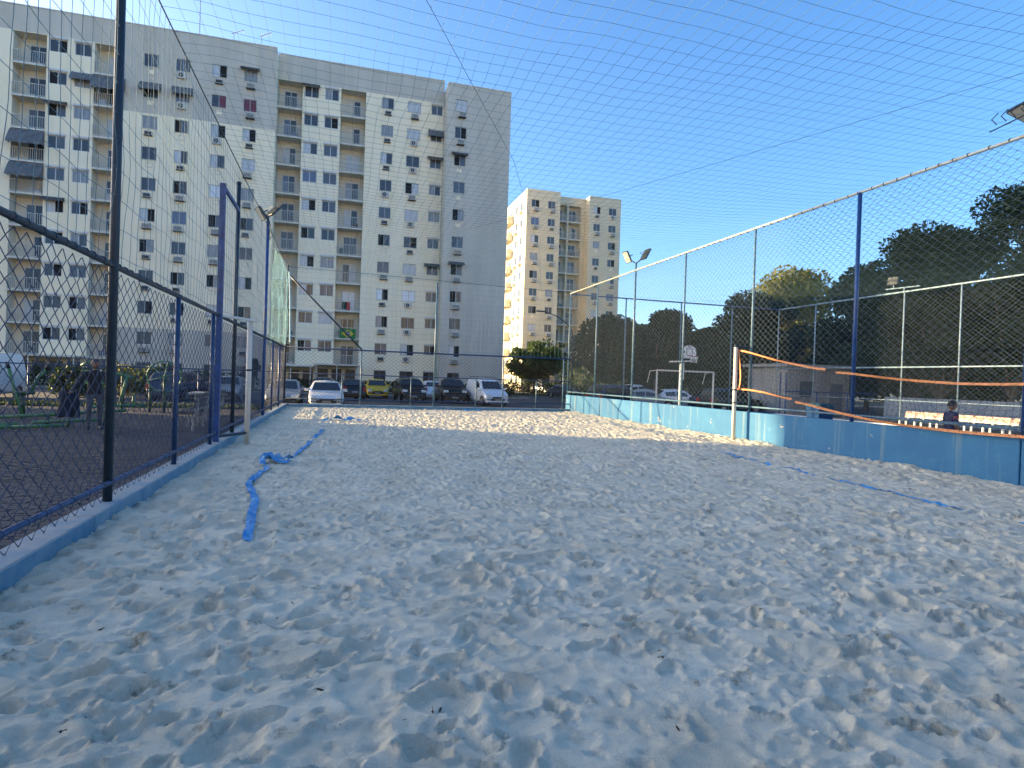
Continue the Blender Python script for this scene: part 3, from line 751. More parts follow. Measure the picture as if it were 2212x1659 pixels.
# flag on a balcony railing
fg = thing('flag', 'green flag with yellow diamond and blue disc hung on a balcony railing', 'flag', (.6, YCb-.12, 4.8))
fx, fy, fz, fw, fh = -.05, YCb-.115, 4.98, 1.55, 1.05
mb = MB(); P = [[(fx+fw*u, fy-.02-.03*math.sin(u*9+v), fz+fh*v+.03*math.sin(u*6)) for u in np.linspace(0,1,13)] for v in np.linspace(0,1,6)]; mb.grid(P)
part('cloth', mb, mat('flag_green', (.02,.17,.045), .8), fg)
mb = MB(); cx, cz = fx+fw/2, fz+fh/2; y = fy-.058
mb.add([(cx-.62,y,cz),(cx,y,cz-.40),(cx+.62,y,cz),(cx,y,cz+.40)], [(0,1,2,3)]); part('diamond', mb, mat('flag_yellow', (.62,.45,.02), .8), fg)
mb = MB(); mb.add([(cx+.24*math.cos(a), y-.006, cz+.24*math.sin(a)) for a in np.linspace(0,2*math.pi,18)[:-1]], [tuple(range(17))]); part('disc', mb, mat('flag_blue', (.01,.03,.16), .8), fg)
mb = MB(); mb.grid([[(cx+.23*u, y-.010, cz+.03-.10*u*abs(u)*.3-.04*u+dz) for u in np.linspace(-1,1,7)] for dz in (0,.055)]); part('band', mb, M_white, fg)
# washing on another balcony
for (x, z, w, h, c) in ((.55,8.0,.30,.85,(.45,.03,.03)),(.1,8.1,.5,.75,(.02,.05,.04)),(-5.4,5.2,.5,.7,(.5,.08,.10))):
    mb = MB(); mb.grid([[(x+w*u, YCb-.12-.03*math.sin(u*7), z+h*v-.2) for u in np.linspace(0,1,6)] for v in np.linspace(0,1,4)])
    nm = {.55:'bright red towel hung on the balcony railing two floors above the flag', .1:'dark green cloth hung beside the red towel on the balcony', -5.4:'red shirt hung on the balcony railing level with the flag'}[x]
    solo('laundry', mb, mat('laundry_%d' % int(c[0]*100), c, .85, var=.2, scale=5), nm, 'laundry', (x+w/2, YCb-.12, z), 'washing on balconies')

# second tower
B = thing('apartment_building', 'cream apartment tower in the middle distance with its left side in full sun', 'building', (35, 91, GZ))
M_cream2 = mat('warm_cream_facade_paint', (.66,.57,.40), .85, var=.06, scale=.5)
WALLM = [M_cream2, M_grey, M_dark, M_recess]
YT = 90.5; one = lambda x, z: 0
rnd = random.Random(9)
block(B, 27.1, 32.6, YT, 106, 30.95, [dict(x=27.88,w=1.3,h=1.15,ac=(7,2,0,1)), dict(x=30.6,w=1.2,h=1.15,ac=(7,2,0,1))], [], one, rnd)
block(B, 32.62, 37.5, YT+1.8, 105.9, 30.9, [], [dict(x=32.7,w=1.75,dx=.2,dw=1.1), dict(x=34.75,w=2.1,dx=.35,dw=1.3)], one, rnd)
block(B, 37.52, 43.0, YT, 106.1, 30.95, [dict(x=38.3,w=1.15,h=1.15,ac=(6,1,2,2)), dict(x=40.9,w=1.3,h=1.15,ac=(6,1,2,2))], [], one, rnd)
# sunlit side (faces -x): windows, balconies and appliances
yb = {}
for r in range(11):
    z = TOPW - r*PITCH - 1.15
    for (yy, w) in ((92.6,1.1),(95.4,1.0),(103.0,1.1)):
        mb = MB(); mb.box(27.04,27.09,yy,yy+w,z,z+1.15); mb.box(27.02,27.045,yy-.05,yy+w+.05,z-.06,z-.005,1); mb.box(27.02,27.045,yy-.05,yy+w+.05,z+1.155,z+1.21,1)
        o = part('window', mb, [M_p[0], M_aluw], B)
        if rnd.random() < .6:
            mb = MB(); mb.cbox(26.62,27.09,yy+.2,yy+.85,z-.7,z-.25,.03); part('air_conditioner', mb, M_ac, B)
    if r < 10:
        mb = MB(); mb.box(26.1,27.09,97.8,101.6,z-1.05,z-.9); mb.box(26.1,26.15,97.8,101.6,z-.9,z+.15); mb.box(26.15,27.05,97.8,97.85,z-.9,z+.15); part('balcony', mb, M_slab, B)
        mb = MB(); mb.box(27.05,27.092,98.4,100.9,z-.89,z+1.1); part('balcony_door', mb, M_p[1], B)
WALLM = [M_cream, M_grey, M_dark, M_recess]

# unseen blocks added outside the left edge, shaped to shade the near court
tn = lambda x, z: 1 if z > TOPW+.25 else 0
for nm, (x0, x1, y0, y1, h) in {'apartment block beyond the left edge of the view, nearer the street': (-66,-60,45.5,52.65,24.5), 'apartment block beyond the left edge of the view, nearer the camera': (-74,-60.2,22,38.4,24.5), 'low apartment wing joining the two blocks beyond the left edge': (-66,-60.1,38.42,45.48,16.4)}.items():
    t = thing('apartment_building', nm, 'building', ((x0+x1)/2,(y0+y1)/2,GZ), 0, 'blocks left of the view')
    mb = MB(); mb.box(x0,x1,y0,y1,GZ-.3,h); part('wall', mb, M_cream, t)
    mb = MB(); mb.box(x0-.2,x1+.1,y0+.02,y1-.02,h+.003,h+.3); part('roof', mb, M_grey, t)
    for r in range(int(h/2.9)):
        for k in range(int((y1-y0)/3)):
            mb = MB(); mb.box(x1+.003,x1+.06,y0+1+k*3,y0+2.2+k*3,1+r*2.75,2.15+r*2.75); part('window', mb, M_p[0], t)

# unseen blocks added behind the camera to bounce warm sunlight onto the facade
for nm, (x0, x1, y0, y1, h) in {'long sunlit cream apartment block behind the camera': (-34,26,-68,-52,31.0), 'second sunlit cream apartment block behind the camera to the right': (34,90,-66,-50,31.0)}.items():
    t = thing('apartment_building', nm, 'building', ((x0+x1)/2,(y0+y1)/2,GZ), 0, 'blocks behind the camera')
    mb = MB(); mb.box(x0,x1,y0,y1,GZ-.3,h); part('wall', mb, M_cream2, t)
    mb = MB(); mb.box(x0+.02,x1-.02,y0+.02,y1+.1,h+.003,h+.3); part('roof', mb, M_grey, t)
    for r in range(11):
        mb = MB()
        for k in range(int((x1-x0)/4.5)): mb.box(x0+1.5+k*4.5,x0+2.7+k*4.5,y1+.003,y1+.05,.8+r*2.75,1.95+r*2.75)
        part('window_row', mb, M_p[0], t)
# ------------------------------------------------------------------ volleyball posts and net
def sagz(pts, n):
    """smooth interpolation of (y,z) control points"""
    p = np.array(sorted(pts)); yy = np.linspace(p[0,0], p[-1,0], n); return yy, np.interp(yy, p[:,0], p[:,1])
M_orange = mat('orange_webbing', (.60,.25,.10), .8, var=.25, scale=14)
M_string = mat('black_net_string', (.015,.015,.018), .8)
xr = 10.86
np_ = thing('net_post', 'white volleyball post by the right wall holding the orange net', 'post', (xr,15.0,0))
mb = MB(); mb.tube([(xr,15.0,-.1),(xr,15.02,2.66)], .055, 12); part('pole', mb, M_postw, np_, smooth=True)
mb = MB(); mb.lathe([(.06,0),(.065,.02),(.05,.06),(.01,.07)], (xr,15.02,2.66), 12); part('cap', mb, M_dkpipe, np_)
for z in (2.68, .95):
    mb = MB(); mb.tube([(xr,15.02,z),(XF-.03,14.89,z-.02)], .028, 8); part('bracket', mb, M_dkpipe, np_)
mb = MB()
for z in (1.08,1.45): mb.lathe([(.062,-.02),(.062,.02)], (xr,15.0,z), 12)
part('clamp', mb, M_dkpipe, np_)
xl = -1.84
npl = thing('net_post', 'weathered white volleyball post standing in the sand by the left fence', 'post', (xl,14.0,0))
mb = MB(); mb.tube([(xl,14.0,-.1),(xl,14.0,2.62)], .055, 12); part('pole', mb, M_postw, npl, smooth=True)
mb = MB(); mb.tube([(xl+.14,14.05,2.60),(XL+.02,13.06,2.60)], .03, 8); part('bracket', mb, M_postw, npl)
mb = MB(); mb.tube([(xl,14.0,.22),(XL+.02,13.2,.22)], .03, 8); part('bracket', mb, M_dkpipe, npl)
mb = MB(); mb.lathe([(.062,-.02),(.062,.02)], (xl,14.0,1.55), 12); part('clamp', mb, M_dkpipe, npl)
fb = thing('pole_frame', 'blue steel pole with a short crossbar to the tall post behind, left side', 'pole', (XL+.03,13.03,0))
mb = MB(); mb.box(XL-.03,XL+.07,12.98,13.08,.13,5.16); part('pole', mb, M_blue, fb)
mb = MB(); mb.box(XL-.0,XL+.05,13.085,14.94,5.08,5.155); part('crossbar', mb, M_blue, fb)

vn = thing('volleyball_net', 'slack volleyball net with orange tapes slung along the right wall', 'net', (10.95,12,1.2))
top = [(15.1,2.62),(13.55,2.27),(11.84,1.99),(11.58,1.96),(9.78,1.79),(8.61,1.73),(7.46,1.74),(5.0,1.9),(3,2.2)]
bot = [(15.1,1.48),(14.4,1.46),(13.5,1.35),(13.07,1.27),(11.45,1.01),(10.17,.88),(8.83,.84),(7.43,.86),(5,.95),(3,1.2)]
def xnet(y, lo): 
    k = np.clip((15.1-y)/4.0, 0, 1); return 10.95 + .12*k + (.02 if lo else -.01)
def tape(pts, y0, y1, hgt, lo, nm='tape'):
    p = np.array(sorted(pts)); yy = np.linspace(y0, y1, int(abs(y1-y0)/.12)+2); zz = np.interp(yy, p[:,0], p[:,1])
    zz = np.convolve(np.pad(zz, 4, 'edge'), np.ones(9)/9, 'valid')
    mb = MB(); th = .006
    P = []
    for y, z in zip(yy, zz):
        x = xnet(y, lo)+.012*math.sin(y*2.3); tw = .018*math.sin(y*1.7)
        P.append([(x+tw,y,z+hgt/2),(x-th,y,z+.0),(x-tw,y,z-hgt/2),(x-tw+th,y,z-hgt/2),(x+th,y,z),(x+tw+th,y,z+hgt/2)])
    mb.grid(P, closed=True); part(nm, mb, M_orange, vn); return yy, zz
tape(top, 11.86, 15.06, .05, False); tape(top, 3.0, 11.56, .048, False); tape(bot, 12.92, 15.04, .05, True); tape(bot, 3.0, 12.80, .052, True)
mb = MB(); P = []
for k in range(14):
    t_ = k/13; z = 2.60-t_*1.14; y = 14.98 + .05*math.sin(t_*5) - .12*math.sin(t_*math.pi)
    P.append([(10.92,y-.03,z),(10.925,y+.03,z),(10.93,y-.03,z)])
mb.grid(P, closed=True); part('side_tape', mb, M_orange, vn)
pt = np.array(sorted(top)); pb = np.array(sorted(bot))
ny = 110; yy = np.linspace(3.2, 14.95, ny); zt = np.interp(yy, pt[:,0], pt[:,1]); zb_ = np.interp(yy, pb[:,0], pb[:,1])
Pv = np.zeros((ny, 8, 3)); tt = np.linspace(0, 1, 8)
for k in range(8):
    Pv[:,k,0] = xnet(yy, False)+.03*np.sin(tt[k]*math.pi)+.03*np.sin(yy*3+k*.7)*math.sin(tt[k]*math.pi); Pv[:,k,1] = yy+.05*np.sin(yy*2.1+tt[k]*4)*math.sin(tt[k]*math.pi); Pv[:,k,2] = zt*(1-tt[k])+zb_*tt[k]
V1, Q1 = tubes_np(Pv, .0026, 3)
hh = np.linspace(.08, .92, 9); Ph = np.zeros((9, ny, 3))
for k in range(9):
    Ph[k,:,0] = xnet(yy, False)+.03*math.sin(hh[k]*math.pi); Ph[k,:,1] = yy; Ph[k,:,2] = zt*(1-hh[k])+zb_*hh[k]+.02*np.sin(yy*4+k)
V2, Q2 = tubes_np(Ph, .0026, 3)
fast_part('netting', (np.concatenate([V1,V2]), np.concatenate([Q1,Q2+len(V1)])), M_string, vn)

# ------------------------------------------------------------------ blue line tapes on the sand
M_tape = mat('blue_line_tape', (.015,.22,.52), .6, col2=(.22,.38,.55), scale=9, lo=.45, hi=.75)
def smooth_path(pts, n):
    p = np.array(pts, float); d = np.r_[0, np.cumsum(np.linalg.norm(np.diff(p, axis=0), axis=1))]; s = np.linspace(0, d[-1], n)
    q = np.stack([np.interp(s, d, p[:,i]) for i in range(2)], 1)
    for _ in range(3): q[1:-1] = q[1:-1]*.5 + (q[:-2]+q[2:])*.25
    return q
def ribbon(path, w, lift, twist=0.0, seed=0, bury=0.0, cover=.0):
    q = smooth_path(path, max(30, int(sum(math.dist(path[i],path[i+1]) for i in range(len(path)-1))/.045)))
    rs = np.random.default_rng(seed); mb = MB(); P = []
    tg = np.gradient(q, axis=0); tg /= np.linalg.norm(tg, axis=1, keepdims=True); nr = np.stack([-tg[:,1], tg[:,0]], 1)
    for i in range(len(q)):
        tw = twist*math.sin(i*.33+seed)*math.sin(i*.11); row = []
        b_ = bury*max(0, math.sin(i*.19+seed*1.3)+math.sin(i*.071+2*seed)-.35)
        for s_ in (-1, -.33, .33, 1):
            x = q[i,0]+nr[i,0]*s_*w/2*math.cos(tw); y = q[i,1]+nr[i,1]*s_*w/2*math.cos(tw)
            zc = max(sand_z(x,y), .5*sand_z(x+.02,y)+.5*sand_z(x,y+.03))
            row.append((x, y, zc+lift+abs(w/2*math.sin(tw))+s_*w/2*math.sin(tw) - b_))
        bot_ = [(p[0],p[1],p[2]-.004) for p in reversed(row)]
        P.append(row+bot_)
    mb.grid(P, closed=True); return mb
lt = thing('court_line', 'crumpled bright blue line tape twisting over the sand on the left', 'tape', (-.9,9,0))
part('strap', ribbon([(-.76,5.97),(-.80,6.5),(-.86,7.1),(-.90,7.7),(-.97,8.14),(-1.10,8.75),(-1.15,9.0),(-1.13,9.5),(-1.10,10.0),(-1.05,10.36),(-1.10,10.6)], .09, .018, .35, 1), M_tape, lt)
part('strap', ribbon([(-1.10,10.58),(-1.19,10.85),(-1.22,11.2),(-1.12,11.42),(-1.02,11.15),(-.92,10.95),(-.78,10.95)], .11, .05, 1.0, 2), M_tape, lt)
part('strap', ribbon([(-1.16,11.25),(-1.0,11.05),(-.9,11.2),(-.80,11.32),(-.72,11.4)], .10, .06, 1.2, 3), M_tape, lt)
part('strap', ribbon([(-.84,11.1),(-.76,11.7),(-.66,12.8),(-.60,13.8),(-.52,15.2),(-.43,16.2),(-.36,17.6)], .085, .010, .5, 4, .03), M_tape, lt)
rt = thing('court_line', 'blue line tape partly buried in the sand along the right side', 'tape', (8.3,8,0))
part('strap', ribbon([(8.5,12.2),(8.47,11.2),(8.42,10.0),(8.35,9.0),(8.28,8.0),(8.2,7.0),(8.12,6.0),(8.02,5.2),(7.95,4.0)], .055, .012, .4, 5, .035), M_tape, rt)
for k, (p, lab) in enumerate([([(5.5,27.5),(5.8,27.62),(6.0,27.5),(6.3,27.6),(6.45,27.55)], 'small heap of blue tape on the sand near the far kerb'), ([(-.5,20.6),(-.1,20.8),(.3,20.7),(.8,20.9)], 'scrap of blue tape where the sunlit sand begins on the left')]):
    t = thing('court_line', lab, 'tape', (p[0][0],p[0][1],0)); part('strap', ribbon(p, .13, .04, 1.1, 6+k), M_tape, t)

# ------------------------------------------------------------------ floodlights
M_led = mat('floodlight_glass', (.55,.52,.42), .2, .1, spec=.6)
def flood_head(root, c, yaw, tilt, w=.50, h=.40, d=.07, name='lamp_head'):
    """flat LED head; c centre, yaw about z of facing direction, tilt down"""
    R = Matrix.Rotation(yaw, 3, 'Z') @ Matrix.Rotation(tilt, 3, 'X')
    mb = MB(); mb.cbox(-w/2,w/2,-h/2,h/2,-d/2,d/2,.015)
    for k in range(7): mb.box(-w/2+.04,w/2-.04,-h/2+.03+k*(h-.06)/6.5,-h/2+.045+k*(h-.06)/6.5,d/2,d/2+.035)
    o0 = org(root)
    mb.v = [tuple(R @ Vector(p) + Vector(c)) for p in mb.v]; o = part(name, mb, M_dkpipe, root)
    mb = MB(); mb.box(-w/2+.025,w/2-.025,-h/2+.025,h/2-.025,-d/2-.006,-d/2-.001); mb.v = [tuple(R @ Vector(p) + Vector(c)) for p in mb.v]
    part('lens', mb, M_led, o)
    mb = MB(); mb.tube([tuple(R @ Vector(p) + Vector(c)) for p in ((-w/2-.02,0,0),(-w/2-.03,0,.16),(w/2+.03,0,.16),(w/2+.02,0,0))], .012, 5); part('yoke', mb, M_dkpipe, o)
    return o
t = thing('floodlight_pole', 'blue floodlight pole with two angled lamp heads rising from the left fence', 'floodlight', (XL,20.75,0))
mb = MB(); mb.tube([(XL,20.75,.05),(XL,20.75,6.3)], .05, 10); part('pole', mb, M_blue, t, smooth=True)
flood_head(t, (XL+.10,21.3,6.72), math.radians(-62), math.radians(48), .62, .48)
flood_head(t, (XL-.18,20.45,6.42), math.radians(112), math.radians(55), .45, .42)
mb = MB(); mb.tube([(XL,20.75,6.25),(XL-.02,21.0,6.5)], .03, 6); mb.tube([(XL,20.75,6.25),(XL,20.4,6.35)], .03, 6); part('arm', mb, M_dkpipe, t)
mb = MB(); mb.tube([(XL+.03,20.5,6.3),(XL+.08,20.45,5.9),(XL+.06,20.6,5.7),(XL+.03,20.74,5.75)], .012, 5); mb.tube([(XL+.03,20.9,6.3),(XL+.1,21.1,5.9),(XL+.05,20.8,5.7)], .012, 5); part('cable', mb, M_black, t)
t = thing('floodlight_pole', 'pale blue floodlight pole with two lamp heads in a V above the right fence', 'floodlight', (XF,22.15,.8))
mb = MB(); mb.tube([(XF,22.15,.8),(XF,22.15,6.35)], .04, 10); part('pole', mb, M_ltblue, t, smooth=True)
flood_head(t, (XF-.2,22.55,6.62), math.radians(100), math.radians(60), .34, .48)
flood_head(t, (XF+.2,21.75,6.62), math.radians(-80), math.radians(60), .34, .48)
mb = MB(); mb.tube([(XF,22.15,6.3),(XF-.15,22.4,6.5)], .025, 6); mb.tube([(XF,22.15,6.3),(XF+.15,21.9,6.5)], .025, 6); part('arm', mb, M_dkpipe, t)
t = thing('floodlight_pole', 'dark caged floodlight above the right fence at the right edge of the view', 'floodlight', (XF,7.55,.8))
mb = MB(); mb.tube([(XF+.05,7.5,.8),(XF+.05,7.5,6.42)], .04, 10); part('pole', mb, M_blue, t, smooth=True)
flood_head(t, (XF-.05,7.75,6.40), math.radians(75), math.radians(25), .36, .46)
mb = MB()
for k in range(4):
    a = 7.58+k*.16; mb.tube([(XF-.3,a,6.28),(XF-.36,a+.05,6.38),(XF-.25,a+.02,6.50)], .009, 4)
mb.tube([(XF-.34,7.5,6.26),(XF-.34,8.15,6.18)], .012, 4); part('cage', mb, M_black, t)
t = thing('floodlight_pole', 'cream floodlight on a crossbar above the far right fence', 'floodlight', (X2,21.45,6.0))
mb = MB(); mb.tube([(X2-.03,20.7,6.16),(X2-.03,22.4,6.22)], .03, 8); part('crossbar', mb, M_sunpipe, t)
mb = MB(); mb.tube([(X2-.03,21.45,5.95),(X2-.03,21.45,6.2)], .03, 8); mb.tube([(X2-.03,22.0,6.2),(X2-.03,22.0,6.42)], .02, 6); part('stem', mb, M_sunpipe, t)
flood_head(t, (X2-.08,22.0,6.55), math.radians(-78), math.radians(80), .46, .36)

# ------------------------------------------------------------------ things on the neighbouring court
t = thing('basketball_hoop', 'small white rounded basketball backboard with hoop and net', 'hoop', (17.85,28.7,0))
cx, cz = 17.86, 3.29; w2, h2 = .42, .36
out = [(-w2,-h2+.06),(-w2+.06,-h2),(w2-.06,-h2),(w2,-h2+.06)] + [(w2*math.cos(a), .05+(h2-.05)*math.sin(a)) for a in np.linspace(.25,math.pi-.25,9)]
mb = MB(); n = len(out); v = [(cx+p[0],28.64,cz+p[1]) for p in out]+[(cx+p[0],28.68,cz+p[1]) for p in out]
mb.add(v, [tuple(range(n)), tuple(range(2*n-1,n-1,-1))]+[(k,n+k,n+(k+1)%n,(k+1)%n) for k in range(n)]); part('backboard', mb, M_white, t)
mb = MB()
for (a,b_,c,d) in ((-.18,.18,.15,.18),(-.18,.18,-.20,-.17),(-.18,-.15,-.17,.15),(.15,.18,-.17,.15)): mb.box(cx+a,cx+b_,28.632,28.638,cz+c,cz+d)
mb.tube([(cx+p[0]*.96,28.636,cz+p[1]*.96) for p in out+[out[0]]], .010, 4); mb.box(cx-.1,cx+.1,28.632,28.638,cz+.24,cz+.29); mb.box(cx-.34,cx-.27,28.632,28.638,cz-.06,cz+.03)
part('marking', mb, mat('dark_print', (.05,.05,.08), .6), t)
mb = MB(); mb.tube([(cx+.1+.23*math.cos(a), 28.38+.23*math.sin(a), cz-.25) for a in np.linspace(0,2*math.pi,17)], .012, 5); part('rim', mb, mat('rim_red', (.4,.08,.05), .5), t)
mb = MB()
for k in range(10):
    a = 2*math.pi*k/10; b_ = a+.35
    mb.tube([(cx+.1+.23*math.cos(a),28.38+.23*math.sin(a),cz-.26),(cx+.1+.17*math.cos(b_),28.38+.17*math.sin(b_),cz-.42),(cx+.1+.14*math.cos(a),28.38+.14*math.sin(a),cz-.58)], .012, 4)
    mb.tube([(cx+.1+.23*math.cos(a),28.38+.23*math.sin(a),cz-.26),(cx+.1+.17*math.cos(a-.35),28.38+.17*math.sin(a-.35),cz-.42)], .012, 4)
part('net', mb, M_white, t)
mb = MB(); mb.tube([(cx,28.7,cz),(cx-.05,29.44,cz+.1)], .03, 6); mb.tube([(cx,28.7,cz-.2),(cx-.05,29.44,cz-.4)], .03, 6); part('bracket', mb, M_dkpipe, t)
t = thing('goal', 'white steel handball goal frame at the far end of the neighbouring court', 'goal', (17.3,28,-.04))
for x in (15.62, 18.93):
    mb = MB(); mb.tube([(x,28,-.04),(x,28,2.24)], .045, 8); part('goal_post', mb, M_postw, t, smooth=True)
mb = MB(); mb.tube([(15.62,28,2.24),(18.93,28,2.24)], .042, 8); part('crossbar', mb, M_postw, t, smooth=True)
mb = MB()
for x in (15.62,18.93): mb.tube([(x,28,2.24),(x-.02,28.7,2.2),(x-.02,28.95,1.6)], .022, 6)
part('stay', mb, M_postw, t)
t = thing('goal', 'white goal post with a flat-topped stub standing just behind the right fence', 'goal', (12.75,21,-.04))
mb = MB(); mb.tube([(12.73,21,-.04),(12.73,21,2.36)], .045, 8); part('goal_post', mb, M_white, t, smooth=True)
mb = MB(); mb.add([(12.2,20.9,2.40),(12.95,20.7,2.44),(13.12,21.25,2.44),(12.4,21.3,2.40),(12.2,20.9,2.44),(12.95,20.7,2.48),(13.12,21.25,2.48),(12.4,21.3,2.44)], [(3,2,1,0),(4,5,6,7),(0,1,5,4),(1,2,6,5),(2,3,7,6),(3,0,4,7)]); part('flat_top', mb, M_white, t)
mb = MB(); mb.tube([(12.85,21,2.38),(12.85,21,1.74)], .028, 6); part('stub', mb, M_white, t)
# bench
M_slatA = mat('terracotta_slat', (.55,.33,.26), .6, var=.2, scale=6); M_slatB = mat('cream_slat', (.58,.50,.42), .6, var=.15, scale=6)
t = thing('bench', 'long bench with terracotta and cream slats in the sun behind the right wall', 'bench', (22.4,17.8,-.04))
for k in range(4): mb = MB(); mb.cbox(22.30+k*.105,22.39+k*.105,15.6,20.05,.42,.455,.006); part('seat_slat', mb, M_slatB, t)
for k in range(3): mb = MB(); mb.cbox(22.74+k*.03,22.77+k*.03,15.58,20.02,.50+k*.085,.575+k*.085,.006); part('back_slat', mb, M_slatA if k else M_slatB, t)
for k in range(7):
    y = 15.8+k*.68; mb = MB(); mb.box(22.34,22.40,y,y+.06,-.04,.42); mb.box(22.68,22.73,y,y+.06,-.04,.42); mb.box(22.34,22.73,y,y+.06,.37,.418); mb.box(22.80,22.84,y,y+.05,.40,.74); part('support', mb, M_white, t)
# bin
t = thing('litter_bin', 'blue wheeled litter bin just behind the right wall', 'bin', (15.2,16.5,-.04))
mb = MB()
P = []
for z, s_ in ((-.02,.24),(.3,.26),(.7,.285),(.95,.30)): P.append([(15.2+s_*a,16.5+s_*.95*b_,z) for a,b_ in ((-1,-1),(1,-1),(1,1),(-1,1))])
mb.grid(P, closed=True); part('body', mb, mat('dull_blue_plastic', (.012,.045,.13), .9, spec=.15), t)
mb = MB(); mb.cbox(14.88,15.52,16.18,16.82,.955,1.03,.02); mb.cbox(14.96,15.44,16.26,16.74,1.032,1.08,.03); part('lid', mb, mat('dull_teal_plastic', (.015,.07,.11), .9, spec=.15), t)
mb = MB(); mb.lathe([(.1,-.03),(.1,.03)], (14.97,16.74,.07), 10, 'x'); mb.lathe([(.1,-.03),(.1,.03)], (15.43,16.74,.07), 10, 'x'); part('wheel', mb, M_rubber, t)
# utility house and gate fence behind
M_house = mat('dirty_white_render', (.34,.34,.335), .85, col2=(.23,.23,.225), scale=1.2, streak=True)
t = thing('utility_house', 'small flat-roofed off-white utility house under the sunlit tree', 'house', (31,35,GZ))
mb = MB(); mb.box(28.2,33.2,33.5,37.5,GZ,2.95); part('wall', mb, M_house, t)
mb = MB(); mb.box(27.9,33.5,33.2,37.8,2.953,3.15); part('roof', mb, M_conc, t)
mb = MB(); mb.box(31.6,32.6,33.44,33.495,GZ,1.9); part('door', mb, M_p[1], t)
mb = MB(); mb.box(29.2,30.1,33.44,33.495,1.0,2.0); part('window', mb, M_p[0], t)
t = thing('metal_gate', 'blue tubular gate frame in front of the small utility house', 'gate', (27.5,31,GZ))
for x in (25.6,26.0,28.3,30.6): mb = MB(); mb.tube([(x,31,GZ),(x,31,2.5 if x < 28 else 1.4)], .045, 6); part('post', mb, M_blue, t)
for z in (1.35,.2): mb = MB(); mb.tube([(26.0,31,z),(33,31,z)], .035, 6); part('rail', mb, M_blue, t)
t = thing('site_wall', 'long low blue and grey wall far behind the bench on the right', 'wall', (36,26,GZ))
mb = MB(); mb.box(33.5,33.7,12,31,GZ,1.2); part('wall_panel', mb, mat('blue_grey_render', (.14,.20,.30), .85, col2=(.26,.29,.32), scale=.7), t)
# street lamp
t = thing('street_lamp', 'curved-arm street lamp in front of the sunlit tower', 'lamp', (19.6,50,GZ))
mb = MB(); mb.tube([(19.6,50,GZ),(19.6,50,5.4),(19.45,50,6.0),(18.9,50,6.6),(18.0,50.1,7.15),(17.0,50.2,7.45)], [.09,.07,.06,.05,.045,.04], 8); part('pole', mb, M_dkpipe, t, smooth=True)
mb = MB(); mb.cbox(16.2,17.15,50.05,50.35,7.42,7.52,.04); part('lamp_head', mb, M_dkpipe, t)
# ------------------------------------------------------------------ cars
def car_paint(name, c): return mat('car_paint_'+name, c, .25, .25, spec=.6)
PAINT = {k: car_paint(k, v) for k, v in dict(white=(.70,.71,.72), yellow=(.62,.42,.03), silver=(.33,.35,.37), black=(.012,.013,.015), grey=(.07,.075,.085), navy=(.015,.025,.06), red=(.16,.02,.025)).items()}
PROFILE = {   # (x along length 0 front..1 rear, z belt fraction ...) roof outline: list of (t, z) ; belt z ; glass t ranges
 'hatch': dict(L=3.8,W=1.66,H=1.46, hood=[(0,.42),(.02,.62),(.06,.76),(.26,.92)], roof=[(.42,1.38),(.55,1.46),(.80,1.42)], tail=[(.95,.98),(.985,.80),(1.0,.45)]),
 'sedan': dict(L=4.3,W=1.70,H=1.42, hood=[(0,.42),(.02,.60),(.06,.72),(.27,.88)], roof=[(.42,1.34),(.52,1.42),(.70,1.38)], tail=[(.83,.98),(.97,.94),(1.0,.50)]),
 'suv':   dict(L=4.3,W=1.80,H=1.66, hood=[(0,.50),(.02,.80),(.05,.96),(.25,1.06)], roof=[(.36,1.58),(.48,1.66),(.88,1.62)], tail=[(.97,1.08),(.99,.85),(1.0,.50)]),
 'pickup':dict(L=4.9,W=1.80,H=1.72, hood=[(0,.55),(.02,.85),(.05,1.0),(.26,1.08)], roof=[(.36,1.64),(.44,1.72),(.58,1.68)], tail=[(.63,1.08),(.985,1.06),(1.0,.55)]),
 'van':   dict(L=4.15,W=1.72,H=1.82, hood=[(0,.42),(.02,.66),(.05,.84),(.20,1.04)], roof=[(.36,1.62),(.48,1.80),(.96,1.80)], tail=[(.985,1.10),(.995,.80),(1.0,.45)]),
 'truck': dict(L=5.4,W=2.0,H=2.3, hood=[(0,.5),(.01,.8),(.02,1.1),(.06,1.25)], roof=[(.14,2.1),(.22,2.3),(.97,2.3)], tail=[(.985,1.3),(.995,.9),(1.0,.5)]),
}
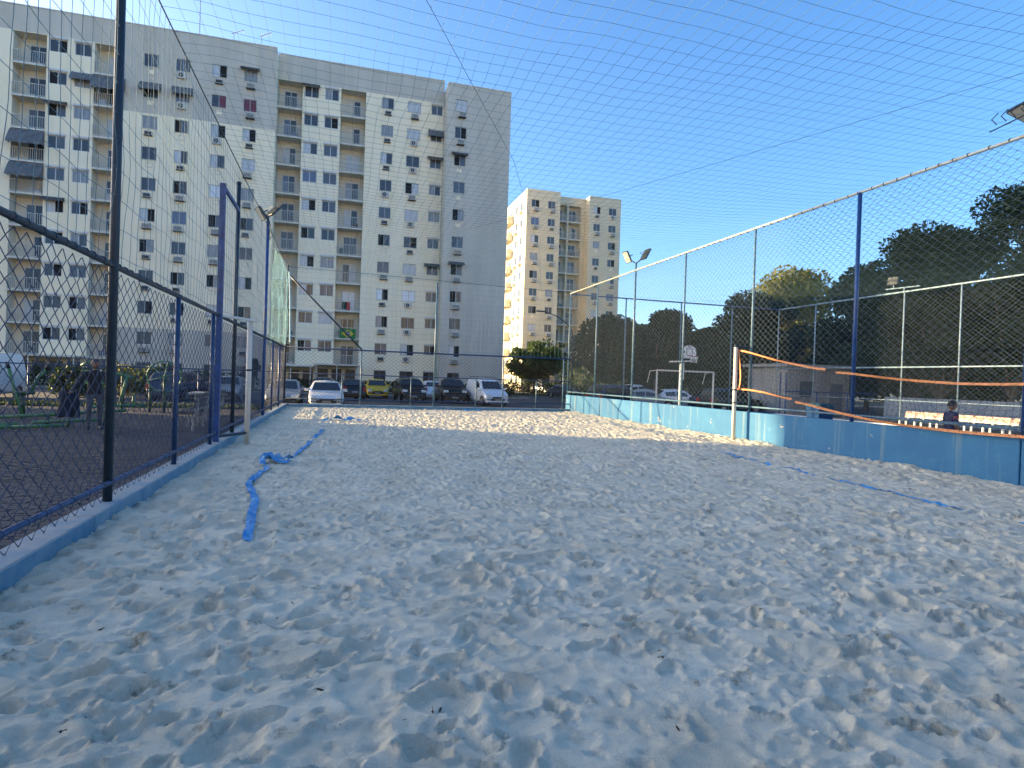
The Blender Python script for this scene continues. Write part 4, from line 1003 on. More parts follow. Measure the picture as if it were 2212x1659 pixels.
def make_car(kind, paint, label, loc, rz, rack=False, group='parked cars'):
    d = PROFILE[kind]; L, W, H = d['L'], d['W'], d['H']; root = thing('parked_car' if kind not in ('van','truck') else 'parked_van', label, 'car' if kind not in ('van','truck') else 'van', loc, rz, group)
    hood, roof, tail = d['hood'], d['roof'], d['tail']; belt = hood[-1][1]
    up = hood+roof+tail; tA, tB = hood[-1][0], tail[0][0]
    ts = sorted(set([u[0] for u in up]+list(np.linspace(0,1,22)))); X = lambda t: t*L-L/2       # front at -x
    zu = lambda t: float(np.interp(t, [u[0] for u in up], [u[1] for u in up]))
    wid = lambda t: W/2*(1-.16*max(0,(.12-t)/.12)**2-.10*max(0,(t-.9)/.1)**2)
    zlow = lambda t: .24+.06*max(0,(.1-t)/.1)+.08*max(0,(t-.92)/.08)
    mb = MB(); P = []
    for t in ts:
        w = wid(t); zt = zu(t); zb = min(belt+.02*math.sin(t*3), zt); zl = zlow(t); cab = max(0, (zt-belt)/(H-belt))
        tum = w-.20*cab*min(1,(zt-belt)/.5) if zt > belt else w*.92
        row = [(X(t),-w*.88,zl),(X(t),-w,zl+.16),(X(t),-w*1.0,zb*.62+zl*.38),(X(t),-w*.975,min(zb,zt-.02)),(X(t),-tum+.02,max(zt-.06,min(zb,zt-.02)+.01)),(X(t),-tum*.82,zt),(X(t),0,zt+.02*cab+.015)]
        row += [(p[0],-p[1],p[2]) for p in reversed(row[:-1])]
        P.append(row)
    n = len(P[0]); mb.grid(P, closed=True)
    for row, rev in ((P[0],1),(P[-1],0)): mb.add(row, [tuple(range(n))[::-1] if rev else tuple(range(n))])
    part('body', mb, PAINT[paint], root, False, True)
    # glass, laid 4 mm proud of the cabin
    e = .006
    def gq(nm, pts): m_ = MB(); m_.add(pts, [tuple(range(len(pts)))]); part(nm, m_, M_glass, root, False)
    r0, r1 = roof[0], roof[1]; h1 = hood[-1]
    def sc(t, z, inset): # point on screen slope
        w = wid(t); cab = (z-belt)/(H-belt); return (w-.20*cab)*inset
    tb0, zb0 = h1[0]+.02, float(np.interp(h1[0]+.02,[h1[0],r0[0]],[h1[1],r0[1]])); tb1, zb1 = r0[0]-.005, r0[1]-.02
    off = Vector((-(r0[1]-h1[1]),0,(r0[0]-h1[0])*L)).normalized()*.03
    a, b_ = sc(tb0,zb0,.84), sc(tb1,zb1,.84)
    gq('windscreen', [(X(tb0)+off.x,-a,zb0+off.z),(X(tb0)+off.x,a,zb0+off.z),(X(tb1)+off.x,b_,zb1+off.z),(X(tb1)+off.x,-b_,zb1+off.z)])
    r2, q0 = roof[-1], tail[0]
    if kind != 'pickup':
        tb0, zb0 = q0[0]-.004, q0[1]+.05; tb1 = r2[0]+(q0[0]-r2[0])*.18; zb1 = r2[1]+(q0[1]-r2[1])*.18
        off = Vector(((r2[1]-q0[1]),0,(q0[0]-r2[0])*L)).normalized()*.03; a, b_ = sc(tb0,zb0,.80), sc(tb1,zb1,.80)
        gq('rear_window', [(X(tb0)+off.x,a,zb0+off.z),(X(tb0)+off.x,-a,zb0+off.z),(X(tb1)+off.x,-b_,zb1+off.z),(X(tb1)+off.x,b_,zb1+off.z)])
    tg0, tg1 = h1[0]+.06, q0[0]-.05; tm = (r0[0]+r2[0])/2
    for s_ in (-1, 1):
        segs = [(max(tg0, r0[0]-.06), tm-.01), (tm+.01, min(tg1, r2[0]+.02))] if kind not in ('van','truck') else [(r0[0]-.05, r0[0]+.13)]
        for (ta, tb) in segs:
            pts = []
            for t, hi in ((ta,0),(tb,0),(tb,1),(ta,1)):
                tt_ = t + (.0 if not hi else (.035 if t == ta and ta < r0[0] else 0)); z = belt+.03 if not hi else min(zu(tt_)-.12, H-.16)
                w = wid(tt_); cab = (z-belt)/(H-belt); y = (w*.975*(1-cab)+(w-.20+.02)*cab)+.012
                pts.append((X(tt_), s_*y, z))
            gq('side_window', pts if s_ < 0 else pts[::-1])
    # wheels
    for t in (.175, .80):
        for s_ in (-1, 1):
            m_ = MB(); m_.lathe([(.20,-.10),(.29,-.095),(.305,-.05),(.305,.05),(.29,.095),(.20,.10)], (X(t), s_*(W/2-.10), .305), 16, 'y'); wl_ = part('wheel', m_, M_rubber, root, False, True)
            m_ = MB(); m_.lathe([(.05,.0),(.19,.0),(.20,.012)], (X(t), s_*(W/2+.002) if s_ > 0 else -(W/2+.014), .305), 12, 'y'); part('rim', m_, M_rim, wl_, False)
            m_ = MB(); pts = [(X(t)+.37*math.cos(q), s_*(W/2+.004), .30+.37*math.sin(q)) for q in np.linspace(-.25,math.pi+.25,12)]; m_.add(pts, [tuple(range(12)) if s_ < 0 else tuple(range(11,-1,-1))]); part('wheel_arch', m_, M_black, root, False)
    # lamps, grille, plates, mirrors, bumpers
    hz = hood[1][1]+.02; w0 = wid(.03)
    for s_ in (-1, 1):
        m_ = MB(); m_.cbox(X(.0)-.012,X(.07),min(s_*w0*.58,s_*w0*.97),max(s_*w0*.58,s_*w0*.97),hz-.10,hz+.06,.03); part('headlight', m_, M_chrome, root, False)
        m_ = MB(); zt = tail[1][1] if kind != 'sedan' else .82; wr = wid(.985); m_.cbox(X(.955),X(1.0)+.008,min(s_*wr*.70,s_*wr*.99),max(s_*wr*.70,s_*wr*.99),zt-.16,zt+.14,.02); part('tail_light', m_, mat('tail_light_red', (.30,.015,.015), .25), root, False)
        m_ = MB(); xm = X(h1[0]+.07); m_.cbox(xm-.06,xm+.05,min(s_*(W/2-.02),s_*(W/2+.20)),max(s_*(W/2-.02),s_*(W/2+.20)),belt+.02,belt+.16,.03); part('mirror', m_, PAINT[paint], root, False)
    m_ = MB(); m_.cbox(X(0)-.015,X(.03),-w0*.45,w0*.45,hz-.16,hz-.06,.01); m_.cbox(X(0)-.03,X(.03),-w0*.62,w0*.62,.36,.50,.01); part('grille', m_, M_black, root, False)
    m_ = MB(); m_.cbox(X(0)-.045,X(.05),-w0*.99,w0*.99,.26,.345,.02); m_.cbox(X(.96),X(1)+.03,-wid(1)*.99,wid(1)*.99,.40,.50,.02); part('bumper', m_, PAINT[paint] if paint != 'silver' else M_black, root, False)
    m_ = MB(); m_.box(X(0)-.055,X(0)-.032,-.20,.20,.37,.48); m_.box(X(1)+.010,X(1)+.022,-.20,.20,.56,.68); part('number_plate', m_, mat('blank_plate', (.20,.20,.21), .5), root, False)
    if rack:
        m_ = MB()
        for y in (-W*.33, W*.33): m_.tube([(X(.5),y,H+.10),(X(.92),y,H+.10)], .02, 6)
        for t in (.53,.7,.88): m_.tube([(X(t),-W*.36,H+.02),(X(t),-W*.36,H+.10),(X(t),W*.36,H+.10),(X(t),W*.36,H+.02)], .018, 6)
        part('roof_rack', m_, M_dkpipe, root, False)
    return root
FRONT = math.pi/2        # local -x turned to face -y (the camera side)
BACK = -math.pi/2
R5 = math.radians
make_car('sedan','white','white sedan facing the far fence, its left flank in the sun',(-.62,33.4,GZ),FRONT+R5(2))
make_car('sedan','silver','silver sedan half hidden behind the far left fence corner',(-2.75,35.0,GZ),FRONT)
make_car('hatch','black','black hatchback parked just right of the white sedan',(.75,44.5,GZ),BACK+R5(10))
make_car('hatch','grey','grey hatchback under the porch behind the white sedan',(-1.2,52.0,GZ),FRONT+R5(-8))
make_car('hatch','yellow','yellow hatchback facing the camera in front of the cream facade',(2.85,49.3,GZ),FRONT+R5(1))
make_car('suv','black','black sport utility car right of the yellow hatchback',(4.85,44.0,GZ),FRONT+R5(4))
make_car('hatch','white','white hatchback seen from behind between two dark cars',(7.35,50.5,GZ),BACK)
make_car('pickup','black','black pickup left of the white van',(7.85,44.0,GZ),FRONT+R5(-2))
make_car('van','white','white van with a roof rack facing the far fence',(9.85,41.2,GZ),FRONT+R5(9),True)
make_car('hatch','silver','small silver car under the tree in front of the sunlit tower, left of two',(25.6,75,GZ),FRONT+R5(20))
make_car('sedan','grey','grey car under the tree in front of the sunlit tower, right of two',(22.8,60,GZ),FRONT+R5(16))
make_car('truck','white','tall white van at the left edge behind the green gym frames',(-17.2,36.5,GZ),FRONT+R5(0))
make_car('suv','navy','dark navy car behind the playground, left of the tall blue pole',(-8.6,38.5,GZ),BACK+R5(-12))
make_car('hatch','silver','silver hatchback behind the playground, right of the dark navy car',(-6.3,40.0,GZ),FRONT)
for k, (x, y, kd, p, lab) in enumerate([(19.5,41,'suv','navy','dark blue car behind the goal, leftmost of the parking row'),(22.0,40.6,'sedan','silver','silver sedan behind the goal in the parking row'),(24.8,41.2,'hatch','white','white hatchback in the parking row under the big dark tree'),
        (27.3,40.4,'sedan','navy','navy sedan in the parking row right of the goal'),(29.6,41,'suv','silver','silver car in the parking row nearest the volleyball post'),(25.6,35.8,'suv','black','black car in front of the small utility house'),(24.4,47.6,'pickup','white','white pickup parked under the wide dark tree'),(31.5,46,'hatch','silver','pale hatchback deep in the shade behind the parking row')]):
    make_car(kd, p, lab, (x,y,GZ), R5([200,155,170,190,160,185,10,20][k]))

# ------------------------------------------------------------------ trees and plants
M_bark = mat('grey_brown_bark', (.10,.08,.06), .9, var=.4, scale=9, bump=.5, bscale=30)
def leaf_mat(name, a, b_):
    m = mat(name, a, .6, col2=b_, scale=1.1, detail=3, spec=.3)
    bs = m.node_tree.nodes['Principled BSDF']; bs.inputs['Transmission Weight'].default_value = 0.0
    out = m.node_tree.nodes['Material Output']; tr = m.node_tree.nodes.new('ShaderNodeBsdfTranslucent'); tr.inputs['Color'].default_value = (b_[0]*1.3,b_[1]*1.4,b_[2],1)
    mx = m.node_tree.nodes.new('ShaderNodeMixShader'); mx.inputs[0].default_value = .25
    m.node_tree.links.new(bs.outputs[0], mx.inputs[1]); m.node_tree.links.new(tr.outputs[0], mx.inputs[2]); m.node_tree.links.new(mx.outputs[0], out.inputs['Surface'])
    return m
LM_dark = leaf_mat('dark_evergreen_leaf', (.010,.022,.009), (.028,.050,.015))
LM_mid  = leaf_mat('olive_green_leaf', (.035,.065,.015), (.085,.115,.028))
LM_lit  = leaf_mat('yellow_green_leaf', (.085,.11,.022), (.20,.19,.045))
def leaf_cloud(centres, radii, n, size, seed, flat=.75):
    """n leaf quads spread through the shells of the clumps"""
    rs = np.random.default_rng(seed); C = np.array(centres); Rr = np.array(radii)
    w = Rr**2; idx = rs.choice(len(C), n, p=w/w.sum())
    d = rs.normal(size=(n,3)); d /= np.linalg.norm(d, axis=1, keepdims=True)
    rad = Rr[idx]*(.30+.75*rs.random(n)**.45)
    p = C[idx] + d*rad[:,None]*np.array([1,1,flat])
    u = rs.normal(size=(n,3)); u /= np.linalg.norm(u, axis=1, keepdims=True); v = np.cross(u, rs.normal(size=(n,3))); v /= np.linalg.norm(v, axis=1, keepdims=True)
    s = size*(.55+.9*rs.random(n))[:,None]
    V = np.stack([p-u*s*.5, p+v*s*.28, p+u*s*.5, p-v*s*.28], 1).reshape(-1,3)
    Q = np.arange(n*4).reshape(-1,4)
    return V, Q
def tree(label, x, y, h, crown_r, trunk_h, lm, n, size, seed, group=None, crown_h=None, clumps=26, lean=(0,0), name='tree', z0=GZ):
    rs = random.Random(seed); t = thing(name, label, 'tree', (x,y,z0), 0, group)
    ch = crown_h or (h-trunk_h); cz = trunk_h + ch*.5
    mb = MB(); r0 = .035*h**.5*2.2*.5+.06
    fork = (lean[0]*.4+rs.uniform(-.1,.1), lean[1]*.4, trunk_h)
    mb.tube([(0,0,-.2),(fork[0]*.4,fork[1]*.4,trunk_h*.5),fork], [r0*1.25,r0,r0*.85], 8); 
    part('trunk', mb, M_bark, t, False, True)
    cs, rr = [], []
    for k in range(clumps):
        a = rs.uniform(0,2*math.pi); q = rs.random()**.6; zz = rs.uniform(-1,1)
        prof = math.sqrt(max(0,1-abs(zz)**2.2))
        c = (lean[0]+crown_r*q*prof*math.cos(a), lean[1]+crown_r*q*prof*math.sin(a), cz+ch*.5*zz*.82)
        cs.append(c); rr.append(crown_r*rs.uniform(.20,.38))
    mb = MB()
    for k in range(0, clumps, 2):
        c = cs[k]; mid = tuple(fork[i]*.45+c[i]*.55+rs.uniform(-.15,.15)*crown_r*.5 for i in range(3))
        mb.tube([fork, mid, c], [r0*.42, r0*.22, r0*.06], 5, False)
    part('limb', mb, M_bark, t, False, True)
    V, Q = leaf_cloud(cs, rr, n, size, seed)
    link('crown', fast_mesh('crown', V, Q, [lm]), t)
    return t
tree('small round tree in front of the sunlit tower, partly in sun', 23.3,72.1,6.3,3.4,1.9,LM_mid,6000,.42,1,clumps=24)
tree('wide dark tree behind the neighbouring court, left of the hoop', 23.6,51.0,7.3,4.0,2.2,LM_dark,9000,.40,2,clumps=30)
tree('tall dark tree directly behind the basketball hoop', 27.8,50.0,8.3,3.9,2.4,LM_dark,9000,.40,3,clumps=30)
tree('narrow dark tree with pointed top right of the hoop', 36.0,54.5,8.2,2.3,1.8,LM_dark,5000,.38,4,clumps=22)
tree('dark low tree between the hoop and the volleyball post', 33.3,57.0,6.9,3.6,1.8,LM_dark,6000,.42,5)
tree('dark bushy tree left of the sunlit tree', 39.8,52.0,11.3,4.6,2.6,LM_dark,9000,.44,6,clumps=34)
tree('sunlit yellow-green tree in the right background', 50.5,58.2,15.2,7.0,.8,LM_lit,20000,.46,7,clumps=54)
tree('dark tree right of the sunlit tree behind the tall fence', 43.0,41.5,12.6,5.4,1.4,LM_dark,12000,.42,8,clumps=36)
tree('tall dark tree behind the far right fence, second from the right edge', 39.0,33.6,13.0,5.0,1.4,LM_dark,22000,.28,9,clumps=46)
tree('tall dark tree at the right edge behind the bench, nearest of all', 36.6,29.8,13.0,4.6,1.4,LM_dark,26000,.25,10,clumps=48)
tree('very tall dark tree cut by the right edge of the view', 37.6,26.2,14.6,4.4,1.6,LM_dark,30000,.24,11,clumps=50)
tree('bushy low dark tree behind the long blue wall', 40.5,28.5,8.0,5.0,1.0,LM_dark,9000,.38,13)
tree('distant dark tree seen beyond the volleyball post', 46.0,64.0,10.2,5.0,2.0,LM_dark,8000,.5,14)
for k, (x, y, h, r) in enumerate([(33,47,6.0,4.2),(39.6,29.2,13.4,4.4),(30,56,6.5,4.5),(42,55,9.0,5.0),(47,40,9.0,5.0),(52,46,11.0,6.0),(45,33,9.5,5.0),(44,24,10.0,5.0),(60,66,12,7),(70,60,13,7)]):
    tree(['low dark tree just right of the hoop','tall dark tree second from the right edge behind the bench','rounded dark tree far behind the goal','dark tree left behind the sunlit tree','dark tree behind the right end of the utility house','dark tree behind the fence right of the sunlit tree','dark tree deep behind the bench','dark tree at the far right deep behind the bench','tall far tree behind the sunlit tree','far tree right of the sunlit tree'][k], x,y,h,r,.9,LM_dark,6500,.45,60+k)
# unseen tree row added behind the camera to keep back light off the sand
for k, x in enumerate((-7.5,-2.0,3.5,9.0,14.5,20.5)):
    tree(['leftmost dark tree of the row behind the camera','second dark tree of the row behind the camera','third dark tree of the row behind the camera','fourth dark tree of the row behind the camera','fifth dark tree of the row behind the camera','rightmost dark tree of the row behind the camera'][k], x,-9.0+(k%2),5.6+(k%3)*.4,3.2,.6,LM_dark,4500,.5,90+k)
tree('tall tree beside the block beyond the left edge of the view', -57.0,47.6,20.5,2.5,8.0,LM_dark,7000,.4,120)  # unseen tree, put in so foliage breaks up the court's shadow edge
# far wood closing the horizon on the right: one mass
rs_ = np.random.default_rng(77)
cs_ = [(rs_.uniform(30,150), 0, 0) for _ in range(70)]; cs_ = [(x, 78+.25*x+rs_.uniform(-8,8)-(x-30)*.5, rs_.uniform(1.0,6.5)) for (x,_,_) in cs_]
V_, Q_ = leaf_cloud(cs_, [rs_.uniform(2.5,4.0) for _ in cs_], 22000, .7, 78)
o = link('far_wood', fast_mesh('far_wood', V_, Q_, [LM_dark]), None, 'stuff'); o['label'] = 'far dark wood along the horizon on the right'; o['category'] = 'wood'
def hedge(label, x0, x1, y0, y1, h, n, seed, lm=LM_dark):
    t = thing('hedge', label, 'hedge', ((x0+x1)/2,(y0+y1)/2,GZ)); rs = np.random.default_rng(seed)
    k = max(4, int((x1-x0)/.6)); cs = [((x1-x0)*(i/(k-1)-.5), rs.uniform(-.2,.2)*(y1-y0), h*.55) for i in range(k)]; rr = [h*rs.uniform(.5,.62) for _ in range(k)]
    V, Q = leaf_cloud(cs, rr, n, .20, seed, 1.0); V = V[:]; V[:,2] = np.clip(V[:,2], 0.0, h*1.12)
    link('foliage', fast_mesh('foliage', V, Q, [lm]), t)
    mb = MB()
    for c in cs[::2]: mb.tube([(c[0],c[1],-.1),(c[0]+.05,c[1],h*.7)], .03, 5)
    part('stem', mb, M_bark, t, False)
hedge('clipped dark hedge along the foot of the big block behind the yellow car', -5.5, 16.0, 57.5, 58.7, 1.15, 9000, 21)
hedge('dark hedge along the foot of the big block behind the playground', -33, -7.5, 56.5, 57.6, 1.5, 10000, 22)
hedge('low hedge at the roadside in front of the sunlit tower', 18.3, 30.5, 72.0, 73.4, 1.5, 6000, 23)
# shrubs with pale leaves left of the facade
def shrub(label, x, y, h, r, lm, n, seed, size=.22):
    t = thing('shrub', label, 'shrub', (x,y,GZ)); rs = random.Random(seed)
    cs = [(rs.uniform(-r,r)*.6, rs.uniform(-r,r)*.6, rs.uniform(.35,.8)*h) for _ in range(10)]; V, Q = leaf_cloud(cs, [r*rs.uniform(.35,.55) for _ in cs], n, size, seed, 1.0)
    link('foliage', fast_mesh('foliage', V, Q, [lm]), t); mb = MB()
    for c in cs[:6]: mb.tube([(0,0,-.1),c], [.04,.012], 5)
    part('stem', mb, M_bark, t, False)
shrub('pale green shrub behind the person at the playground', -12.6,42.0,1.9,1.2,LM_lit,1800,31)
shrub('broad-leaved green shrub behind the tall navy fence post', -10.2,41.0,1.9,1.1,LM_mid,1800,32,.3)
shrub('slim dark conifer beside the porch at the foot of the block', -6.9,55.0,3.2,.6,LM_dark,1600,33)
shrub('dark rounded shrub at the left end of the playground road', -14.6,40.5,1.5,1.4,LM_dark,2200,34)
# grass verges: uncountable blades
def verge(name, label, x0, x1, y0, y1, n, seed, zz=GZ):
    rs = np.random.default_rng(seed); p = np.stack([rs.uniform(x0,x1,n), rs.uniform(y0,y1,n), np.full(n, zz)], 1)
    a = rs.uniform(0,6.28,n); h = rs.uniform(.06,.20,n); w = .035
    dx = np.stack([np.cos(a), np.sin(a), 0*a], 1)*w; tip = np.stack([rs.normal(0,.05,n), rs.normal(0,.05,n), h], 1)
    V = np.stack([p-dx, p+dx, p+tip], 1).reshape(-1,3); Q = np.arange(n*3).reshape(-1,3)
    o = link(name, fast_mesh(name, V, Q, [M_grass]), None, 'stuff'); o['label'] = label; o['category'] = 'grass'
verge('grass','short green grass verge along the foot of the apartment block',-30,16.5,55.2,60.0,26000,41,GZ)
verge('grass','strip of grass at the roadside below the small round tree',17.6,32,66.5,73,9000,42,GZ)
verge('grass','grass strip at the far edge of the playground',-20,-2.6,26.6,28.7,14000,43,-.066)
# ------------------------------------------------------------------ playground on the left
M_green = mat('light_green_gym_paint', (.055,.17,.075), .45, var=.2, scale=8)
M_dgreen = mat('dark_green_gym_paint', (.02,.06,.03), .5)
def tubes_thing(name, label, cat, loc, parts_):
    t = thing(name, label, cat, loc)
    for nm, lines, r, m in parts_:
        for ln in lines:
            mb = MB(); mb.tube(ln, r, 8); part(nm, mb, m, t, False, True)
    return t
tubes_thing('outdoor_stepper', 'green outdoor gym stepper with four tall handle bars at the left edge', 'gym machine', (-8.9,20.6,-.066), [
    ('handle', [[(-.75,0,.05),(-.75,.0,.75),(-.78,0,1.45)],[(-.35,0,.05),(-.36,0,.75),(-.42,0,1.42)],[(.25,0,.05),(.05,.0,.75),(-.12,0,1.45)],[(.35,.1,.72),(.55,.1,1.2),(.75,.1,1.45)]], .045, M_green),
    ('grip', [[(-.78,0,1.44),(-.79,0,1.62)],[(-.42,0,1.41),(-.43,0,1.6)],[(-.12,0,1.44),(-.18,0,1.62)],[(.75,.1,1.44),(.82,.1,1.58)]], .05, M_black),
    ('upright', [[(-.58,.1,0),(-.58,.1,.78)],[(.2,.1,0),(.2,.1,.78)]], .06, M_dgreen),
    ('pivot', [[(-.85,.05,.74),(-.3,.05,.76)],[(.0,.05,.74),(.5,.05,.76)]], .05, M_dgreen)])
tubes_thing('outdoor_rower', 'low green outdoor gym rails lying along the paving by the left fence', 'gym machine', (-7.0,17.8,-.066), [
    ('rail', [[(-1.6,-.6,.25),(0,.1,.33),(1.5,.9,.42)],[(-1.5,-1.0,.12),(-.3,-.6,.15)],[(-1.6,-1.5,.10),(-.2,-1.2,.14)],[(-.2,-.2,.16),(1.1,.4,.2)],[(-.4,-.9,.10),(.6,-.5,.12)],[(.7,.9,.5),(1.8,1.5,.55)]], .040, M_green),
    ('foot', [[(-1.0,-.4,0),(-1.0,-.4,.3)],[(0,.1,0),(0,.1,.35)],[(1.1,.6,0),(1.1,.6,.4)],[(-.8,-.8,0),(-.8,-.8,.14)],[(-1.1,-1.38,0),(-1.1,-1.38,.12)],[(.5,0,0),(.5,0,.2)]], .05, M_dgreen)])
tubes_thing('exercise_machine', 'green outdoor gym machine with curved bars behind the standing person', 'gym machine', (-8.1,25.2,-.066), [
    ('bar', [[(-.5,0,1.75),(-.75,0,1.6),(-.72,0,1.4),(-.4,0,1.35),(.4,0,1.33),(.9,.1,1.2)],[(-.55,0,1.3),(-.75,0,1.15),(-.6,0,.98),(.1,0,.95)],[(.5,0,.3),(.6,0,.8),(.7,0,1.25)],[(.9,0,.1),(.95,0,.6)]], .05, M_green),
    ('upright', [[(-.1,.05,0),(-.1,.05,1.45)],[(.55,.05,0),(.55,.05,1.25)]], .06, M_dgreen),
    ('seat', [[(-.4,-.1,.5),(.3,-.1,.5)]], .09, M_black)])
tubes_thing('exercise_bike', 'pale green gym wheel stand right of the tall navy post', 'gym machine', (-5.9,24.0,-.066), [
    ('wheel', [[(.55*math.cos(a), 0, 1.28+.55*math.sin(a)) for a in np.linspace(0,2*math.pi,19)]], .028, M_green),
    ('spoke', [[(.55*math.cos(a),0,1.28+.55*math.sin(a)),(-.55*math.cos(a),0,1.28-.55*math.sin(a))] for a in (.3,1.35,2.4)], .018, M_green),
    ('upright', [[(0,.08,0),(0,.08,1.3)],[(-.45,.08,0),(-.45,.08,1.0)]], .05, M_dgreen)])
# bench and block on the left
M_wood = mat('dark_weathered_slat', (.06,.055,.05), .8, var=.3, scale=6, streak=True)
t = thing('bench', 'dark slatted bench close behind the left fence', 'bench', (-3.5,18.8,-.066))
for k in range(4): mb = MB(); mb.cbox(-3.95+k*.11,-3.86+k*.11,16.9,20.9,.42,.46,.006); part('seat_slat', mb, M_wood, t)
for k in range(3): mb = MB(); mb.cbox(-3.49+k*.03,-3.46+k*.03,16.9,20.9,.54+k*.13,.64+k*.13,.006); part('back_slat', mb, M_wood, t)
for y in (17.1,18.3,19.5,20.6):
    mb = MB(); mb.box(-3.92,-3.87,y,y+.06,-.066,.42); mb.box(-3.56,-3.51,y,y+.06,-.066,.42); mb.box(-3.92,-3.51,y,y+.06,.37,.419); mb.box(-3.505,-3.40,y+.01,y+.05,.40,.92); part('support', mb, M_conc, t)
t = thing('game_table', 'square brown concrete table with a slab top by the paving edge', 'table', (-4.3,22.6,-.066))
mb = MB(); mb.cbox(-4.55,-4.05,22.3,22.9,-.066,.68,.02); part('pedestal', mb, mat('brown_concrete', (.17,.13,.11), .9, var=.2, scale=3), t)
mb = MB(); mb.cbox(-4.72,-3.88,22.1,23.1,.683,.76,.02); part('top', mb, M_conc, t)

# ------------------------------------------------------------------ people
def skin_body(name, joints, bones, rad, root, mats, matfn, sub=2):
    me = bpy.data.meshes.new(name); keys = list(joints); idx = {k: i for i, k in enumerate(keys)}
    me.from_pydata([joints[k] for k in keys], [(idx[a], idx[b_]) for a, b_ in bones], []); me.update()
    o = bpy.data.objects.new(name, me); COL.objects.link(o)
    bpy.context.view_layer.objects.active = o
    o.modifiers.new('skin', 'SKIN')
    if not me.skin_vertices: me.attributes.new
    sv = me.skin_vertices[0].data
    for k in keys:
        r = rad[k]; sv[idx[k]].radius = r if isinstance(r, tuple) else (r, r); sv[idx[k]].use_root = (k == 'pelvis')
    s = o.modifiers.new('sub', 'SUBSURF'); s.levels = sub; s.render_levels = sub
    dg = bpy.context.evaluated_depsgraph_get(); ev = o.evaluated_get(dg); m2 = bpy.data.meshes.new_from_object(ev)
    o.modifiers.clear(); o.data = m2; m2.materials.clear()
    for m in mats: m2.materials.append(m)
    for p in m2.polygons: p.material_index = matfn(p.center); p.use_smooth = True
    o.parent = root
    return o
def head(root, c, hgt, yaw, skin, hair, hair_full=True):
    """head with brow, nose, mouth, ears, eyes; c = centre, faces local -y turned by yaw"""
    R = Matrix.Rotation(yaw, 3, 'Z'); C_ = Vector(c); s = hgt/2
    mb = MB(); P = []
    n, m_ = 14, 18
    for i in range(1, n):
        a = math.pi*i/n; z = math.cos(a); P_ = []
        for j in range(m_):
            w = 2*math.pi*j/m_; x = math.sin(a)*math.cos(w)*.72; y = math.sin(a)*math.sin(w)*.86
            front = max(0, -y)
            if z < -.2: x *= 1-.30*(-z-.2); y *= 1-.12*(-z-.2)
            y -= .20*math.exp(-((x/.13)**2+((z+.08)/.16)**2))*front            # nose
            y += .05*math.exp(-((abs(x)-.28)**2/.012+((z-.08)/.12)**2))*front    # eye sockets
            y -= .05*math.exp(-((x/.25)**2+((z+.45)/.06)**2))*front             # lips
            P_.append(tuple(C_ + R @ Vector((x*s,y*s,z*s))))
        P.append(P_)
    mb.grid(P, closed=True); mb.add(P[0], [tuple(range(m_))]); mb.add(P[-1], [tuple(range(m_-1,-1,-1))])
    for sx in (-1, 1):
        e = C_ + R @ Vector((sx*.74*s, .05*s, -.02*s)); mb.lathe([(.02,-.02*s),(.13*s,-.01*s),(.15*s,.03*s),(.05*s,.05*s)], tuple(e), 8, 'x')
    o = part('head', mb, skin, root, False, True)
    mb = MB()
    for sx in (-1, 1):
        e = C_ + R @ Vector((sx*.28*s, -.78*s, .08*s)); mb.lathe([(.01,-.03*s),(.07*s,0),(.01,.03*s)], tuple(e), 8, 'y')
    part('eye', mb, M_black, o, False)
    mb = MB(); P = []
    for i in range(0, 9):
        a = math.pi*.5*i/8*1.12; z = math.cos(a); P_ = []
        for j in range(m_):
            w = 2*math.pi*j/m_; x = math.sin(a)*math.cos(w)*.77+.0001*i; y = math.sin(a)*math.sin(w)*.92
            zz = z if y > -.25 else max(z, .42)
            if y < -.25: y = max(y, -.80)
            P_.append(tuple(C_ + R @ Vector((x*s, y*s+.03*s, zz*s*1.05+.02*s))))
        P.append(P_)
    mb.grid(P, closed=True); part('hair', mb, hair, o, False, True)
    return o
M_skin = mat('brown_skin', (.22,.12,.075), .6); M_hair = mat('black_hair', (.012,.010,.009), .6)
M_jacket = mat('black_jacket', (.014,.016,.024), .85, var=.3, scale=9); M_trou = mat('slate_trousers', (.055,.07,.095), .85, var=.2, scale=8); M_shoe = mat('dark_shoe', (.015,.015,.016), .6)
def fingers(root, wrist, d, side, m, s=1.0):
    """palm and five curled fingers at the end of an arm pointing along d"""
    d = Vector(d).normalized(); a = d.cross(Vector((0,0,1))); a = Vector((1,0,0)) if a.length < .1 else a.normalized(); b_ = a.cross(d).normalized(); W0 = Vector(wrist)
    mb = MB(); mb.tube([W0, W0+d*.04*s, W0+d*.085*s], [.022*s,.036*s,.034*s], 8)
    for k, ln in enumerate((.060,.072,.068,.052)):
        r0 = W0+d*.08*s+a*(k-1.5)*.019*s; mb.tube([r0, r0+d*ln*.5*s+b_*.006*s, r0+d*ln*.85*s+b_*.028*s], [.0088*s,.0082*s,.007*s], 6)
    r0 = W0+d*.03*s-a*.03*s*side; mb.tube([r0, r0+d*.03*s-a*.025*s*side, r0+d*.06*s-a*.028*s*side+b_*.012*s], [.011*s,.010*s,.008*s], 6)
    return part('hand', mb, m, root, False, True)
